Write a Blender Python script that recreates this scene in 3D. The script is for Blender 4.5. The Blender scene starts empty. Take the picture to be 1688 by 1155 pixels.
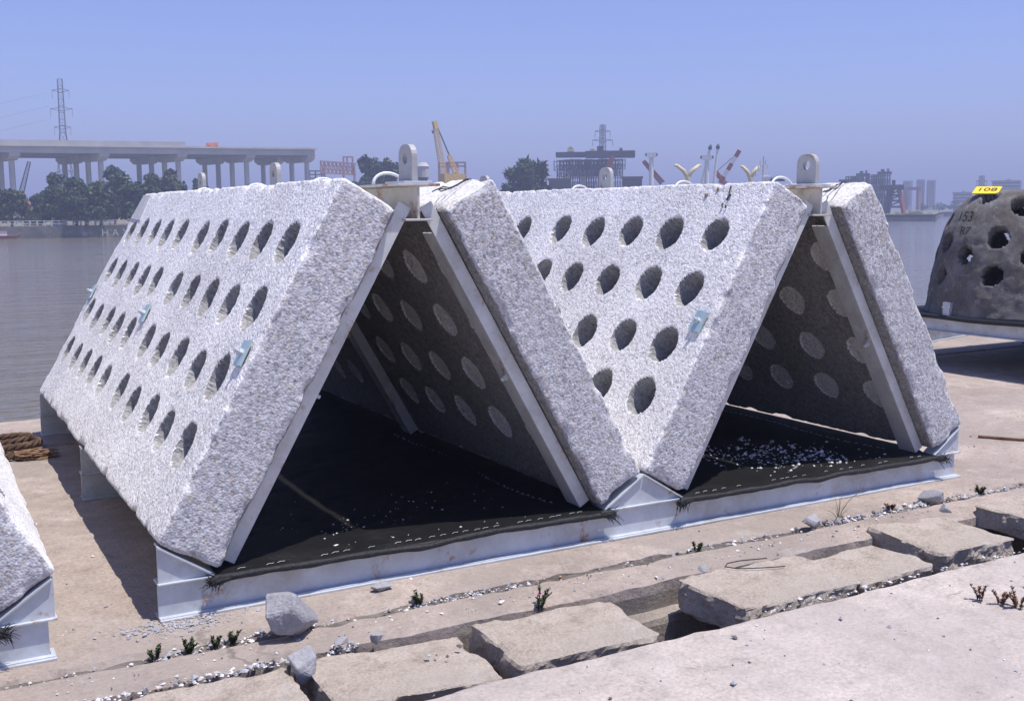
import bpy, math, random
import numpy as np
from mathutils import Vector, Matrix

# ------------------------------------------------------------------ camera
sc = bpy.context.scene
col = sc.collection
R = math.radians
CAM = Vector((-0.8058, -4.4213, 1.65))
FPX = 1799.38                       # focal length in pixels of a 1688 px wide frame
_p, _y, _r = R(-7.3264), R(28.985), R(-0.4154)
FW = Vector((math.sin(_y)*math.cos(_p), math.cos(_y)*math.cos(_p), math.sin(_p)))
_rt = Vector((math.cos(_y), -math.sin(_y), 0)); _up = _rt.cross(FW)
RT = math.cos(_r)*_rt + math.sin(_r)*_up
UP = -math.sin(_r)*_rt + math.cos(_r)*_up
cd = bpy.data.cameras.new('camera'); cam = bpy.data.objects.new('camera', cd); col.objects.link(cam)
m = Matrix((RT, UP, -FW)).transposed().to_4x4(); m.translation = CAM
cam.matrix_world = m
cd.sensor_width = 36; cd.lens = FPX/1688*36; cd.clip_start = 0.05; cd.clip_end = 9000
sc.camera = cam

# ------------------------------------------------------------------ world, sun, exposure
SUN = Vector((0.19, -0.21, 0.955)).normalized()
w = bpy.data.worlds.new('World'); sc.world = w; w.use_nodes = True
nt = w.node_tree; bgn = nt.nodes['Background']
sky = nt.nodes.new('ShaderNodeTexSky'); sky.sky_type = 'NISHITA'; sky.sun_disc = False
sky.sun_elevation = math.asin(SUN.z); sky.sun_rotation = math.atan2(SUN.x, SUN.y)
sky.air_density = 1.0; sky.dust_density = 0.6; sky.ozone_density = 3.0; sky.altitude = 0
tint = nt.nodes.new('ShaderNodeMix'); tint.data_type = 'RGBA'; tint.blend_type = 'MULTIPLY'
tint.inputs['Factor'].default_value = 1.0
tint.inputs['B'].default_value = (0.98, 0.97, 1.42, 1)
nt.links.new(sky.outputs[0], tint.inputs['A']); nt.links.new(tint.outputs['Result'], bgn.inputs[0])
bgn.inputs[1].default_value = 0.093
sl = bpy.data.lights.new('sun', 'SUN'); sl.energy = 4.3; sl.angle = R(0.6); sl.color = (1.0, 0.945, 0.875)
so = bpy.data.objects.new('sun', sl); col.objects.link(so)
so.rotation_euler = SUN.to_track_quat('Z', 'Y').to_euler(); so.location = (0, 0, 30)
vs = sc.view_settings; vs.view_transform = 'Standard'; vs.look = 'None'; vs.exposure = 0.40; vs.gamma = 1
vs.use_curve_mapping = False
sc.cycles.use_denoising = True; sc.cycles.denoising_prefilter = 'ACCURATE'; sc.cycles.denoising_input_passes = 'RGB_ALBEDO_NORMAL'
sc.cycles.max_bounces = 5; sc.cycles.diffuse_bounces = 4; sc.cycles.glossy_bounces = 2
sc.cycles.transmission_bounces = 4; sc.cycles.volume_bounces = 0
sc.cycles.sample_clamp_indirect = 8

# ------------------------------------------------------------------ helpers
rng = np.random.default_rng(7); random.seed(7)
def ray(u, v): return FW + RT*((u-844)/FPX) - UP*((v-577.5)/FPX)
def spot(u, v, D):
    d = ray(u, v); t = D/math.hypot(d.x, d.y); return CAM + d*t
def base(u, D, z=0.0):
    q = spot(u, 346, D); return Vector((q.x, q.y, z))
def tag(o, label=None, cat=None, group=None, kind=None):
    if label: o['label'] = label
    if cat: o['category'] = cat
    if group: o['group'] = group
    if kind: o['kind'] = kind
    return o
def empty(name, loc=(0, 0, 0), rz=0.0):
    o = bpy.data.objects.new(name, None); col.objects.link(o); o.location = loc; o.rotation_euler = (0, 0, rz)
    o.empty_display_size = 0.2
    return o
def link_mesh(name, me, mats, parent=None):
    o = bpy.data.objects.new(name, me); col.objects.link(o)
    for mm in (mats if isinstance(mats, (list, tuple)) else [mats]):
        if mm is not None and len(me.materials) < len(mats if isinstance(mats, (list, tuple)) else [mats]): me.materials.append(mm)
    if parent is not None: o.parent = parent
    return o
def np_mesh(name, V, F, midx=None, smooth=False):
    V = np.asarray(V, dtype=np.float32); F = np.asarray(F, dtype=np.int32)
    me = bpy.data.meshes.new(name); n, k = F.shape
    me.vertices.add(len(V)); me.vertices.foreach_set('co', V.ravel())
    me.loops.add(n*k); me.loops.foreach_set('vertex_index', F.ravel())
    me.polygons.add(n); me.polygons.foreach_set('loop_start', np.arange(0, n*k, k, dtype=np.int32))
    try: me.polygons.foreach_set('loop_total', np.full(n, k, dtype=np.int32))
    except Exception: pass
    if midx is not None: me.polygons.foreach_set('material_index', np.asarray(midx, dtype=np.int32))
    me.polygons.foreach_set('use_smooth', np.full(n, bool(smooth)))
    me.update(calc_edges=True); me.validate()
    return me
class MB:
    """collects simple solids; build() links them as ONE mesh object"""
    def __init__(s): s.v = []; s.f = []; s.mi = []
    def add(s, vs, fs, mi=0):
        o = len(s.v); s.v += [tuple(q) for q in vs]; s.f += [tuple(i+o for i in f) for f in fs]; s.mi += [mi]*len(fs); return s
    def box(s, lo, hi, M=None, mi=0):
        vs = [Vector((x, y, z)) for x in (lo[0], hi[0]) for y in (lo[1], hi[1]) for z in (lo[2], hi[2])]
        if M is not None: vs = [M @ q for q in vs]
        return s.add(vs, [(0, 1, 3, 2), (4, 6, 7, 5), (0, 4, 5, 1), (2, 3, 7, 6), (0, 2, 6, 4), (1, 5, 7, 3)], mi)
    def bar(s, a, b, wd, mi=0, n=4):
        a, b = Vector(a), Vector(b); d = (b-a)
        if d.length < 1e-6: return s
        d.normalize(); r = Vector((0, 0, 1)) if abs(d.z) < .9 else Vector((1, 0, 0))
        p = d.cross(r).normalized(); q = d.cross(p)
        vs = []
        for c in (a, b):
            for i in range(n):
                t = 2*math.pi*(i+.5)/n; k = wd*(.7071 if n == 4 else .5)
                vs.append(c + p*math.cos(t)*k + q*math.sin(t)*k)
        fs = [(i, (i+1) % n, n+(i+1) % n, n+i) for i in range(n)] + [tuple(range(n-1, -1, -1)), tuple(range(n, 2*n))]
        return s.add(vs, fs, mi)
    def tube(s, pts, r, n=8, mi=0, closed_ends=True):
        pts = [Vector(p) for p in pts]; k = len(pts); rr = r if isinstance(r, (list, tuple)) else [r]*k
        vs = []; ref = Vector((0, 0, 1))
        for i, p in enumerate(pts):
            d = (pts[min(i+1, k-1)] - pts[max(i-1, 0)]).normalized()
            if abs(d.dot(ref)) > .95: ref = Vector((1, 0, 0)) if abs(d.x) < .9 else Vector((0, 1, 0))
            a = d.cross(ref).normalized(); b = d.cross(a)
            for j in range(n):
                t = 2*math.pi*j/n; vs.append(p + a*math.cos(t)*rr[i] + b*math.sin(t)*rr[i])
        fs = [(i*n+j, i*n+(j+1) % n, (i+1)*n+(j+1) % n, (i+1)*n+j) for i in range(k-1) for j in range(n)]
        if closed_ends: fs += [tuple(range(n-1, -1, -1)), tuple(range((k-1)*n, k*n))]
        return s.add(vs, fs, mi)
    def prism(s, poly, axis, a, b, mi=0):
        """poly in the two other axes, extruded along axis from a to b"""
        def mk(p, t): return {'x': (t, p[0], p[1]), 'y': (p[0], t, p[1]), 'z': (p[0], p[1], t)}[axis]
        n = len(poly); vs = [mk(p, a) for p in poly] + [mk(p, b) for p in poly]
        fs = [(i, (i+1) % n, n+(i+1) % n, n+i) for i in range(n)] + [tuple(range(n-1, -1, -1)), tuple(range(n, 2*n))]
        return s.add(vs, fs, mi)
    def mesh(s, name, smooth=False):
        me = bpy.data.meshes.new(name); me.from_pydata(s.v, [], s.f); me.update()
        me.polygons.foreach_set('material_index', s.mi)
        if smooth: me.polygons.foreach_set('use_smooth', [True]*len(s.f))
        import bmesh
        bm = bmesh.new(); bm.from_mesh(me); bmesh.ops.recalc_face_normals(bm, faces=bm.faces); bm.to_mesh(me); bm.free()
        return me
    def build(s, name, mats, parent=None, smooth=False, bevel=0.0):
        o = link_mesh(name, s.mesh(name, smooth), mats, parent)
        if bevel:
            b = o.modifiers.new('bevel', 'BEVEL'); b.width = bevel; b.segments = 2; b.limit_method = 'ANGLE'; b.angle_limit = R(40)
        return o
def copy_tree(o, parent=None):
    c = o.copy(); col.objects.link(c); c.parent = parent
    for ch in list(o.children): copy_tree(ch, c)
    return c

def _h(ix, iy, iz, k):
    n = (ix.astype(np.int64)*73856093) ^ (iy.astype(np.int64)*19349663) ^ (iz.astype(np.int64)*83492791) ^ (k*2654435761)
    n = (n ^ (n >> 13)) * 1274126177 & 0x7fffffff
    n = (n ^ (n >> 16)) * 668265263 & 0x7fffffff
    return (n & 0xffff)/65535.0
def vnoise(P, scale, k=0):
    Q = np.asarray(P, float)*scale; I = np.floor(Q).astype(np.int64); f = Q-I; f = f*f*(3-2*f); o = 0
    for dx in (0, 1):
        for dy in (0, 1):
            for dz in (0, 1):
                wt = (f[:, 0] if dx else 1-f[:, 0])*(f[:, 1] if dy else 1-f[:, 1])*(f[:, 2] if dz else 1-f[:, 2])
                o = o + wt*_h(I[:, 0]+dx, I[:, 1]+dy, I[:, 2]+dz, k)
    return o*2-1
def cells(P, scale, k=0):
    Q = np.asarray(P, float)*scale; I = np.floor(Q).astype(np.int64); best = np.full(len(Q), 9.0); cid = np.zeros(len(Q))
    for dx in (-1, 0, 1):
        for dy in (-1, 0, 1):
            for dz in (-1, 0, 1):
                a, b, c = I[:, 0]+dx, I[:, 1]+dy, I[:, 2]+dz
                d = (a+_h(a, b, c, k+1)-Q[:, 0])**2 + (b+_h(a, b, c, k+2)-Q[:, 1])**2 + (c+_h(a, b, c, k+3)-Q[:, 2])**2
                mm = d < best; best = np.where(mm, d, best); cid = np.where(mm, _h(a, b, c, k+4), cid)
    return np.sqrt(best), cid
def n1(x, k=0, s=1.0):
    x = np.asarray(x, float); return vnoise(np.stack([x, x*0+.37, x*0+.71], 1), s, k)

# ------------------------------------------------------------------ materials
def srgb(r, g, b):
    f = lambda c: ((c/255+.055)/1.055)**2.4 if c/255 > .04045 else c/255/12.92
    return (f(r), f(g), f(b), 1)
class NT:
    def __init__(s, name):
        s.m = bpy.data.materials.new(name); s.m.use_nodes = True; s.t = s.m.node_tree
        s.b = s.t.nodes['Principled BSDF']; s.b.inputs['Specular IOR Level'].default_value = 0.3
        s.tc = s.t.nodes.new('ShaderNodeTexCoord').outputs['Object']
    def n(s, typ, **kw):
        o = s.t.nodes.new(typ)
        for k, v in kw.items():
            if k in o.inputs: 
                if hasattr(v, 'is_output') or isinstance(v, bpy.types.NodeSocket): s.t.links.new(v, o.inputs[k])
                else: o.inputs[k].default_value = v
            else: setattr(o, k, v)
        return o
    def noise(s, scale, detail=4, rough=.55, vec=None):
        return s.n('ShaderNodeTexNoise', Vector=vec or s.tc, Scale=scale, Detail=detail, Roughness=rough).outputs['Fac']
    def vor(s, scale, feature='F1', rnd=1.0, vec=None):
        o = s.n('ShaderNodeTexVoronoi', Vector=vec or s.tc, Scale=scale, Randomness=rnd); o.feature = feature; return o
    def ramp(s, fac, stops, interp='LINEAR'):
        o = s.t.nodes.new('ShaderNodeValToRGB'); s.t.links.new(fac, o.inputs[0]); e = o.color_ramp; e.interpolation = interp
        while len(e.elements) < len(stops): e.elements.new(.5)
        for q, (p, c) in zip(e.elements, stops):
            q.position = p; q.color = c if len(c) == 4 else (*c, 1)
        return o.outputs[0]
    def mix(s, fac, a, b, mode='MIX'):
        o = s.t.nodes.new('ShaderNodeMix'); o.data_type = 'RGBA'; o.blend_type = mode
        for k, v in (('Factor', fac), ('A', a), ('B', b)):
            if isinstance(v, bpy.types.NodeSocket): s.t.links.new(v, o.inputs[k])
            elif k == 'Factor': o.inputs[k].default_value = v
            else: o.inputs[k].default_value = v if len(v) == 4 else (*v, 1)
        return o.outputs['Result']
    def math(s, op, a, b=0.0):
        o = s.t.nodes.new('ShaderNodeMath'); o.operation = op
        for i, v in enumerate((a, b)):
            if isinstance(v, bpy.types.NodeSocket): s.t.links.new(v, o.inputs[i])
            else: o.inputs[i].default_value = v
        return o.outputs[0]
    def bump(s, h, strength=.5, dist=.01, prev=None):
        o = s.n('ShaderNodeBump', Height=h, Strength=strength, Distance=dist)
        if prev is not None: s.t.links.new(prev, o.inputs['Normal'])
        return o.outputs[0]
    def out(s, color=None, rough=None, normal=None, metal=None, spec=None):
        for k, v in (('Base Color', color), ('Roughness', rough), ('Normal', normal), ('Metallic', metal), ('Specular IOR Level', spec)):
            if v is None: continue
            if isinstance(v, bpy.types.NodeSocket): s.t.links.new(v, s.b.inputs[k])
            else: s.b.inputs[k].default_value = (*v, 1) if (k == 'Base Color' and len(v) == 3) else v
        return s.m
def plain(name, c, rough=.8, metal=0.0, var=.25, scale=3.0, bump=0.0, bscale=20):
    t = NT(name); a = tuple(x*(1-var) for x in c[:3]); b = tuple(min(1, x*(1+var)) for x in c[:3])
    cc = t.ramp(t.noise(scale, 5), [(.3, a), (.7, b)])
    return t.out(cc, rough, t.bump(t.noise(bscale, 3), bump, .01) if bump else None, metal)

def m_gravel(name, stones, paste, scale=78, tintvar=.16, bs=.8):
    t = NT(name)
    v = t.vor(scale); v2 = t.vor(scale*.62)
    sep = t.n('ShaderNodeSeparateColor'); t.t.links.new(v.outputs['Color'], sep.inputs[0])
    sep2 = t.n('ShaderNodeSeparateColor'); t.t.links.new(v2.outputs['Color'], sep2.inputs[0])
    c1 = t.ramp(sep.outputs[0], stones, 'CONSTANT'); c2 = t.ramp(sep2.outputs[1], stones, 'CONSTANT')
    c = t.mix(.5, c1, c2)
    cov = t.ramp(t.noise(2.3, 5, .6), [(.35, (0, 0, 0)), (.75, (1, 1, 1))])
    cov = t.math('MULTIPLY', cov, .42)
    c = t.mix(cov, c, paste)
    blot = t.ramp(t.noise(1.1, 4, .6), [(.3, (1-tintvar,)*3), (.65, (1, 1, 1))])
    c = t.mix(1.0, c, blot, 'MULTIPLY')
    h = t.math('MULTIPLY', v.outputs['Distance'], -1.0)
    nb = t.bump(h, bs, .0055)
    return t.out(c, .92, nb, spec=.2)
WHT = [(0, (.38, .375, .38)), (.10, (.73, .72, .715)), (.30, (.86, .845, .84)), (.54, (.58, .575, .59)), (.66, (.79, .76, .73)), (.76, (.88, .87, .86)), (.96, (.54, .47, .38))]
SID = [(0, (.24, .24, .26)), (.15, (.50, .505, .53)), (.36, (.66, .665, .69)), (.56, (.40, .41, .45)), (.72, (.74, .74, .76)), (.93, (.52, .44, .34))]
M_grav = m_gravel('white_aggregate', WHT, (.84, .83, .82), 98, .22, .42)
M_side = m_gravel('grey_cut_aggregate', SID, (.54, .54, .555), 98, .22, .42)
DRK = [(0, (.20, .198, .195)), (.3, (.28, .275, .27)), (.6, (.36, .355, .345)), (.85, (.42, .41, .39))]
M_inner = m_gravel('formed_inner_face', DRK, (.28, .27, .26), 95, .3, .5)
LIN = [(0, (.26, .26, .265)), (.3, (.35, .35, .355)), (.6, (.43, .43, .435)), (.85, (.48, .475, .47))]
M_lining = m_gravel('hole_lining_shade', LIN, (.36, .36, .36), 95, .25, .5)  # hole shade put into the colour: darker walls subdue the sunlit crescents
LGT = [(0, (.66, .66, .66)), (.3, (.80, .79, .79)), (.6, (.86, .85, .84)), (.85, (.70, .68, .66))]
M_patch = m_gravel('hole_bottom_patch', LGT, (.66, .65, .64), 80, .3, .9)
def m_galv(name, c=(.54, .575, .615), rust=0.0, rough=.55, metal=.25):
    t = NT(name)
    a = tuple(x*.80 for x in c); b = tuple(min(1, x*1.14) for x in c)
    cc = t.ramp(t.noise(5, 6, .65), [(.3, a), (.7, b)])
    sp = t.vor(55); sepn = t.n('ShaderNodeSeparateColor'); t.t.links.new(sp.outputs['Color'], sepn.inputs[0])
    cc = t.mix(.10, cc, t.ramp(sepn.outputs[0], [(0, a), (1, b)]))
    dirt = t.ramp(t.noise(3.0, 6, .75), [(.50, (0, 0, 0)), (.70, (1, 1, 1))])
    cc = t.mix(t.math('MULTIPLY', dirt, .55), cc, (.33, .28, .22))
    strk = t.ramp(t.noise(26, 5, .8), [(.60, (0, 0, 0)), (.70, (1, 1, 1))]); cc = t.mix(t.math('MULTIPLY', strk, .25), cc, (.74, .76, .78))
    if rust:
        rm = t.ramp(t.noise(9, 6, .7), [(.60-rust*.3, (0, 0, 0)), (.72-rust*.25, (1, 1, 1))])
        cc = t.mix(rm, cc, t.ramp(t.noise(40, 4), [(.3, (.24, .10, .04)), (.7, (.42, .24, .11))]))
    rr = t.math('ADD', t.math('MULTIPLY', t.noise(14, 4), .25), rough-.12)
    return t.out(cc, rr, t.bump(t.noise(60, 3), .08, .004), metal)
M_galv = m_galv('galvanised_steel', rust=.02)
M_galvd = m_galv('galvanised_steel_weathered', (.60, .615, .61), rust=.03, rough=.5, metal=.2)
M_lug = m_galv('dull_galvanised_plate', (.40, .405, .41), rust=.05, rough=.6, metal=.1)
M_zinc = m_galv('zinc_plated_washer', (.47, .62, .64), rough=.45, metal=.5)
M_loop = plain('zinc_bar', (.66, .69, .70), .5, .2, .1, 20)
def m_conc(name, lo, hi, stain, scale=1.0, stain_amt=.5, bs=.35, speck=.5, crack=0.0):
    t = NT(name)
    cc = t.ramp(t.noise(1.3*scale, 6, .62), [(.30, lo), (.68, hi)])
    fine = t.ramp(t.noise(55*scale, 4, .75), [(.28, (.60, .59, .58)), (.60, (1, 1, 1))])
    cc = t.mix(.9, cc, fine, 'MULTIPLY')
    mott = t.ramp(t.noise(8.5*scale, 6, .78), [(.30, (.64, .63, .62)), (.48, (.97, .97, .97)), (.70, (1.15, 1.14, 1.13))]); cc = t.mix(.9, cc, mott, 'MULTIPLY')
    st = t.ramp(t.noise(.55*scale, 7, .68), [(.45, (0, 0, 0)), (.58, (1, 1, 1))])
    cc = t.mix(t.math('MULTIPLY', st, stain_amt), cc, stain)
    pale = t.ramp(t.noise(3.7*scale, 6, .7), [(.56, (0, 0, 0)), (.72, (1, 1, 1))])
    cc = t.mix(t.math('MULTIPLY', pale, .35), cc, (.62, .58, .55))
    sp = t.vor(120*scale); sm = t.ramp(sp.outputs['Distance'], [(.10, (0, 0, 0)), (.16, (1, 1, 1))])
    sel = t.ramp(t.noise(21*scale, 3), [(.54, (1, 1, 1)), (.60, (0, 0, 0))])
    sm = t.mix(1, sm, sel, 'LIGHTEN')
    cc = t.mix(speck, cc, t.mix(1, cc, t.mix(.75, sm, (1, 1, 1)), 'MULTIPLY'))
    hh = t.noise(26*scale, 6, .72)
    if crack:
        wn = t.n('ShaderNodeTexNoise', Vector=t.tc, Scale=2.6, Detail=4.0); vm = t.n('ShaderNodeVectorMath', operation='SCALE'); t.t.links.new(wn.outputs['Color'], vm.inputs[0]); vm.inputs['Scale'].default_value = .55
        va = t.n('ShaderNodeVectorMath', operation='ADD'); t.t.links.new(t.tc, va.inputs[0]); t.t.links.new(vm.outputs[0], va.inputs[1])
        de = t.vor(crack, 'DISTANCE_TO_EDGE', 1.0, va.outputs[0]).outputs['Distance']
        cm = t.ramp(de, [(.002, (0, 0, 0)), (.007, (1, 1, 1))]); gate = t.ramp(t.noise(.8, 4), [(.58, (1, 1, 1)), (.63, (0, 0, 0))])
        cm = t.mix(1, cm, gate, 'LIGHTEN'); cc = t.mix(1, cc, t.mix(.62, cm, (1, 1, 1)), 'MULTIPLY'); hh = t.math('ADD', hh, t.math('MULTIPLY', cm, .5))
    nb = t.bump(hh, bs, .018)
    return t.out(cc, .92, nb, spec=.2)
M_apron = m_conc('quay_concrete', (.34, .28, .24), (.50, .425, .37), (.27, .235, .21), 1.0, .6, .55, .5, .55)
M_fore = m_conc('front_slab_concrete', (.43, .38, .34), (.63, .565, .52), (.37, .33, .305), 1.0, .5, .6, .5, .7)
M_cover = m_conc('cover_block_concrete', (.46, .395, .33), (.64, .56, .48), (.36, .32, .275), 1.6, .55, 1.0)
M_wall = m_conc('trench_concrete', (.30, .26, .22), (.44, .39, .34), (.20, .18, .16), 1.4, .6, .6)
M_soil = plain('trench_dirt', (.12, .10, .085), .95, 0, .4, 8, .8, 30)
M_stone = m_conc('limestone', (.36, .36, .39), (.52, .52, .55), (.30, .29, .29), 5.0, .5, .6, .3)
def m_pebble(name, c): return plain(name, c, .9, 0, .2, 30, .4, 60)
M_pw = m_pebble('white_chip', (.68, .66, .65)); M_pg = m_pebble('grey_chip', (.36, .37, .40)); M_pb = m_pebble('dark_chip', (.14, .13, .14)); M_po = m_pebble('brick_chip', (.50, .20, .11))
def m_mesh():
    t = NT('black_geotextile')
    wv = t.n('ShaderNodeTexWave', Vector=t.tc, Scale=95.0, Distortion=.6); wv.bands_direction = 'X'
    wv2 = t.n('ShaderNodeTexWave', Vector=t.tc, Scale=95.0, Distortion=.6); wv2.bands_direction = 'Y'
    hh = t.math('MULTIPLY', wv.outputs['Fac'], wv2.outputs['Fac'])
    dust = t.ramp(t.noise(3.1, 8, .72), [(.52, (0, 0, 0)), (.80, (1, 1, 1))])
    spk = t.ramp(t.vor(75).outputs['Distance'], [(.07, (1, 1, 1)), (.12, (0, 0, 0))])
    sel = t.ramp(t.noise(7, 5, .7), [(.55, (0, 0, 0)), (.64, (1, 1, 1))])
    cc = t.mix(t.math('MULTIPLY', dust, .30), (.006, .006, .007), (.07, .07, .068))
    cc = t.mix(t.math('MULTIPLY', spk, sel), cc, (.34, .34, .36))
    return t.out(cc, .6, t.bump(hh, .5, .003), spec=.18)
M_net = m_mesh()
M_hem = plain('black_hem_tube', (.020, .020, .023), .5, 0, .4, 40, .5, 160)
M_thread = plain('white_thread', (.62, .62, .60), .8)
M_wire = plain('black_tie_wire', (.03, .028, .03), .6)
M_rust = plain('rusty_steel', (.16, .085, .055), .85, 0, .4, 20, .3, 60)
M_rope = plain('brown_rope', (.105, .065, .045), .95, 0, .45, 14, .8, 120)
M_fray = plain('frayed_fibre', (.26, .16, .10), .95, 0, .35, 20)
M_ball = m_conc('reef_ball_concrete', (.13, .128, .13), (.32, .31, .305), (.13, .11, .09), 4.0, .6, 1.0, .7)
M_yel = plain('yellow_board', (.86, .62, .04), .5, 0, .05); M_ink = plain('black_paint', (.02, .02, .022), .7)
M_weed = plain('dark_succulent', (.055, .07, .03), .8, 0, .4, 20); M_flower = plain('magenta_petal', (.45, .05, .28), .7)
M_grass = plain('dry_grass', (.26, .25, .12), .8, 0, .3, 9)

# ------------------------------------------------------------------ quay
XA, XB = -26.0, 46.0
def xs_line(step=.03):
    return np.concatenate([np.linspace(XA, -3, 24)[:-1], np.arange(-3, 8, step), np.linspace(8, XB, 60)])
def strip(name, rows, mats, midx=None, nz=.0):
    """rows: list of (y(x), z(x)) arrays; skin between consecutive rows"""
    X = xs_line(); V = []; n = len(X)
    for (yy, zz) in rows:
        yy = yy(X) if callable(yy) else np.full(n, yy); zz = zz(X) if callable(zz) else np.full(n, zz)
        V.append(np.stack([X, yy, zz], 1))
    V = np.concatenate(V); k = len(rows)
    F = []; mi = []
    for j in range(k-1):
        i = np.arange(n-1); F.append(np.stack([j*n+i, j*n+i+1, (j+1)*n+i+1, (j+1)*n+i], 1)); mi += [(midx[j] if midx else 0)]*(n-1)
    me = np_mesh(name, V, np.concatenate(F), mi, False); o = link_mesh(name, me, mats); tag(o, kind='structure'); return o
def edge(y, amp, k): return lambda X: y + amp*(.55*n1(X, k, 1.7) + .45*n1(X, k+1, 7) + .35*n1(X, k+2, 23)) - amp*1.6*np.clip(n1(X, k+5, 3.1)-.45, 0, 1)
def zed(z, amp, k): return lambda X: z + amp*(n1(X, k, 2.3) + .6*n1(X, k+1, 11))
def off(fn, d, amp=0, k=0): return lambda X: fn(X) + d + (amp*n1(X, k, 15) if amp else 0)
JY = edge(-.282, .045, 11)
jgap = lambda X: -.340 + .022*n1(X, 31, 1.9) + .014*n1(X, 32, 13)
def apron_rows():
    r = [(JY, -.16), (off(JY, .004, .006, 41), zed(-.022, .012, 42)), (off(JY, .03, .014, 43), zed(-.004, .004, 44))]
    for i, y in enumerate(np.linspace(-.2, 3.80, 34)): r.append((y, zed(0, .0022, 50+i)))
    QJ = edge(3.90, .02, 91)
    return r + [(off(QJ, -.02), zed(-.003, .004, 92)), (QJ, -.02), (QJ, -.1)]
strip('quay_apron', apron_rows(), [M_apron])
QJ2 = edge(3.945, .018, 95); QE = edge(5.10, .02, 97)
strip('quay_coping', [(QJ2, -.1), (QJ2, -.015), (off(QJ2, .02), 0.0), (4.5, zed(.004, .003, 98)), (off(QE, -.05), zed(0, .003, 99)), (QE, -.04), (off(QE, .01), -3.0)], [M_apron])
strip('quay_joint', [(3.85, -.05), (3.99, -.05)], [M_soil])
strip('rubble_joint', [(-.40, -.05), (-.34, zed(-.028, .012, 101)), (-.30, zed(-.024, .012, 103)), (-.22, -.05)], [plain('joint_soil', (.14, .125, .11), .95, 0, .4, 12, .8, 40)])
KE = edge(-.600, .016, 61)
strip('trench_kerb', [(jgap, -.12), (off(jgap, -.004), zed(-.018, .010, 71)), (off(jgap, -.03, .01, 72), zed(-.003, .004, 73)), (-.47, zed(.002, .004, 75)),
      (off(KE, .03, .012, 76), zed(0, .003, 77)), (off(KE, .004, .006, 78), zed(-.016, .008, 79)), (KE, -.06), (off(KE, .002, .004, 80), -.135),
      (off(KE, -.075, .006, 81), zed(-.142, .006, 82)), (off(KE, -.082, .006, 83), -.17), (off(KE, -.084), -.52), (-.90, -.53)],
      [M_apron, M_wall, M_soil], [0, 0, 0, 0, 0, 0, 1, 1, 1, 1, 2])
FE = edge(-1.145, .020, 111)
def fore_rows():
    r = [(-.88, -.53), (off(FE, .07), -.52), (off(FE, .07), -.16), (off(FE, .06), -.14), (FE, -.135), (FE, -.03), (off(FE, -.006, .008, 113), zed(-.012, .008, 114)), (off(FE, -.035, .012, 115), zed(0, .004, 116))]
    for i, y in enumerate(np.concatenate([np.linspace(-1.25, -4.2, 24), [-6, -9, -14]])): r.append((y, zed(0.0, .003, 120+i)))
    return r
strip('front_slab', fore_rows(), [M_fore, M_wall, M_soil], [2, 1, 1, 1, 1, 1] + [0]*40)

# ------------------------------------------------------------------ water, far shore, haze
def m_water():
    t = NT('river_water')
    mp = t.n('ShaderNodeMapping', Vector=t.tc); mp.inputs['Scale'].default_value = (.20, .75, 1); mp.inputs['Rotation'].default_value = (0, 0, R(-12))
    h = t.math('ADD', t.noise(1.1, 5, .6, mp.outputs[0]), t.math('MULTIPLY', t.noise(4.5, 3, .6, mp.outputs[0]), .35))
    cc = t.ramp(t.noise(.02, 4), [(.35, (.155, .132, .085)), (.65, (.19, .162, .108))])
    return t.out(cc, .08, t.bump(h, 1.0, .22), spec=.5)
me = np_mesh('water', [(-2500, -300, -1.5), (2500, -300, -1.5), (2500, 2500, -1.5), (-2500, 2500, -1.5)], [(0, 1, 2, 3)])
tag(link_mesh('water', me, m_water()), kind='structure')
M_land = plain('far_ground', (.20, .19, .13), .95, 0, .35, .05)
M_bank = m_conc('river_wall_stone', (.11, .115, .11), (.22, .215, .20), (.10, .11, .085), .25, .6, .8)
shore = [(-1500, 170), (-500, 148), (0, 151), (300, 155), (600, 165), (900, 172), (1400, 178), (1425, 262), (1543, 262), (1548, 330), (1556, 388), (1800, 392), (2400, 380), (3200, 330)]
mb = MB(); top = [base(u, d, 0.0) for u, d in shore]; far = [base(u, 2300, 0.0) for u, d in shore]
for i in range(len(shore)-1):
    mb.add([top[i], top[i+1], far[i+1], far[i]], [(0, 1, 2, 3)])
tag(mb.build('far_shore', M_land), kind='structure')
mb = MB()
for i in range(len(shore)-1):
    a, b = top[i], top[i+1]
    zt = .02 if i < 7 else -.55
    q = [Vector((a.x, a.y, -2)), Vector((b.x, b.y, -2)), Vector((b.x, b.y, zt)), Vector((a.x, a.y, zt))]
    d = Vector((0, .9, 0)); mb.add(q + [v + d for v in q], [(0, 1, 2, 3), (7, 6, 5, 4), (3, 2, 6, 7)])
tag(mb.build('far_embankment', M_bank), kind='structure')

hz = NT('haze_air'); hz.t.nodes.remove(hz.b)
pv = hz.t.nodes.new('ShaderNodeVolumePrincipled'); pv.inputs['Color'].default_value = (.62, .69, .96, 1); pv.inputs['Density'].default_value = .0016
pv.inputs['Anisotropy'].default_value = 0.0
hz.t.links.new(pv.outputs[0], hz.t.nodes['Material Output'].inputs['Volume'])
mb = MB(); mb.box((-2600, -400, -4), (2600, 2600, 62)); tag(mb.build('haze', hz.m), kind='stuff')

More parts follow.
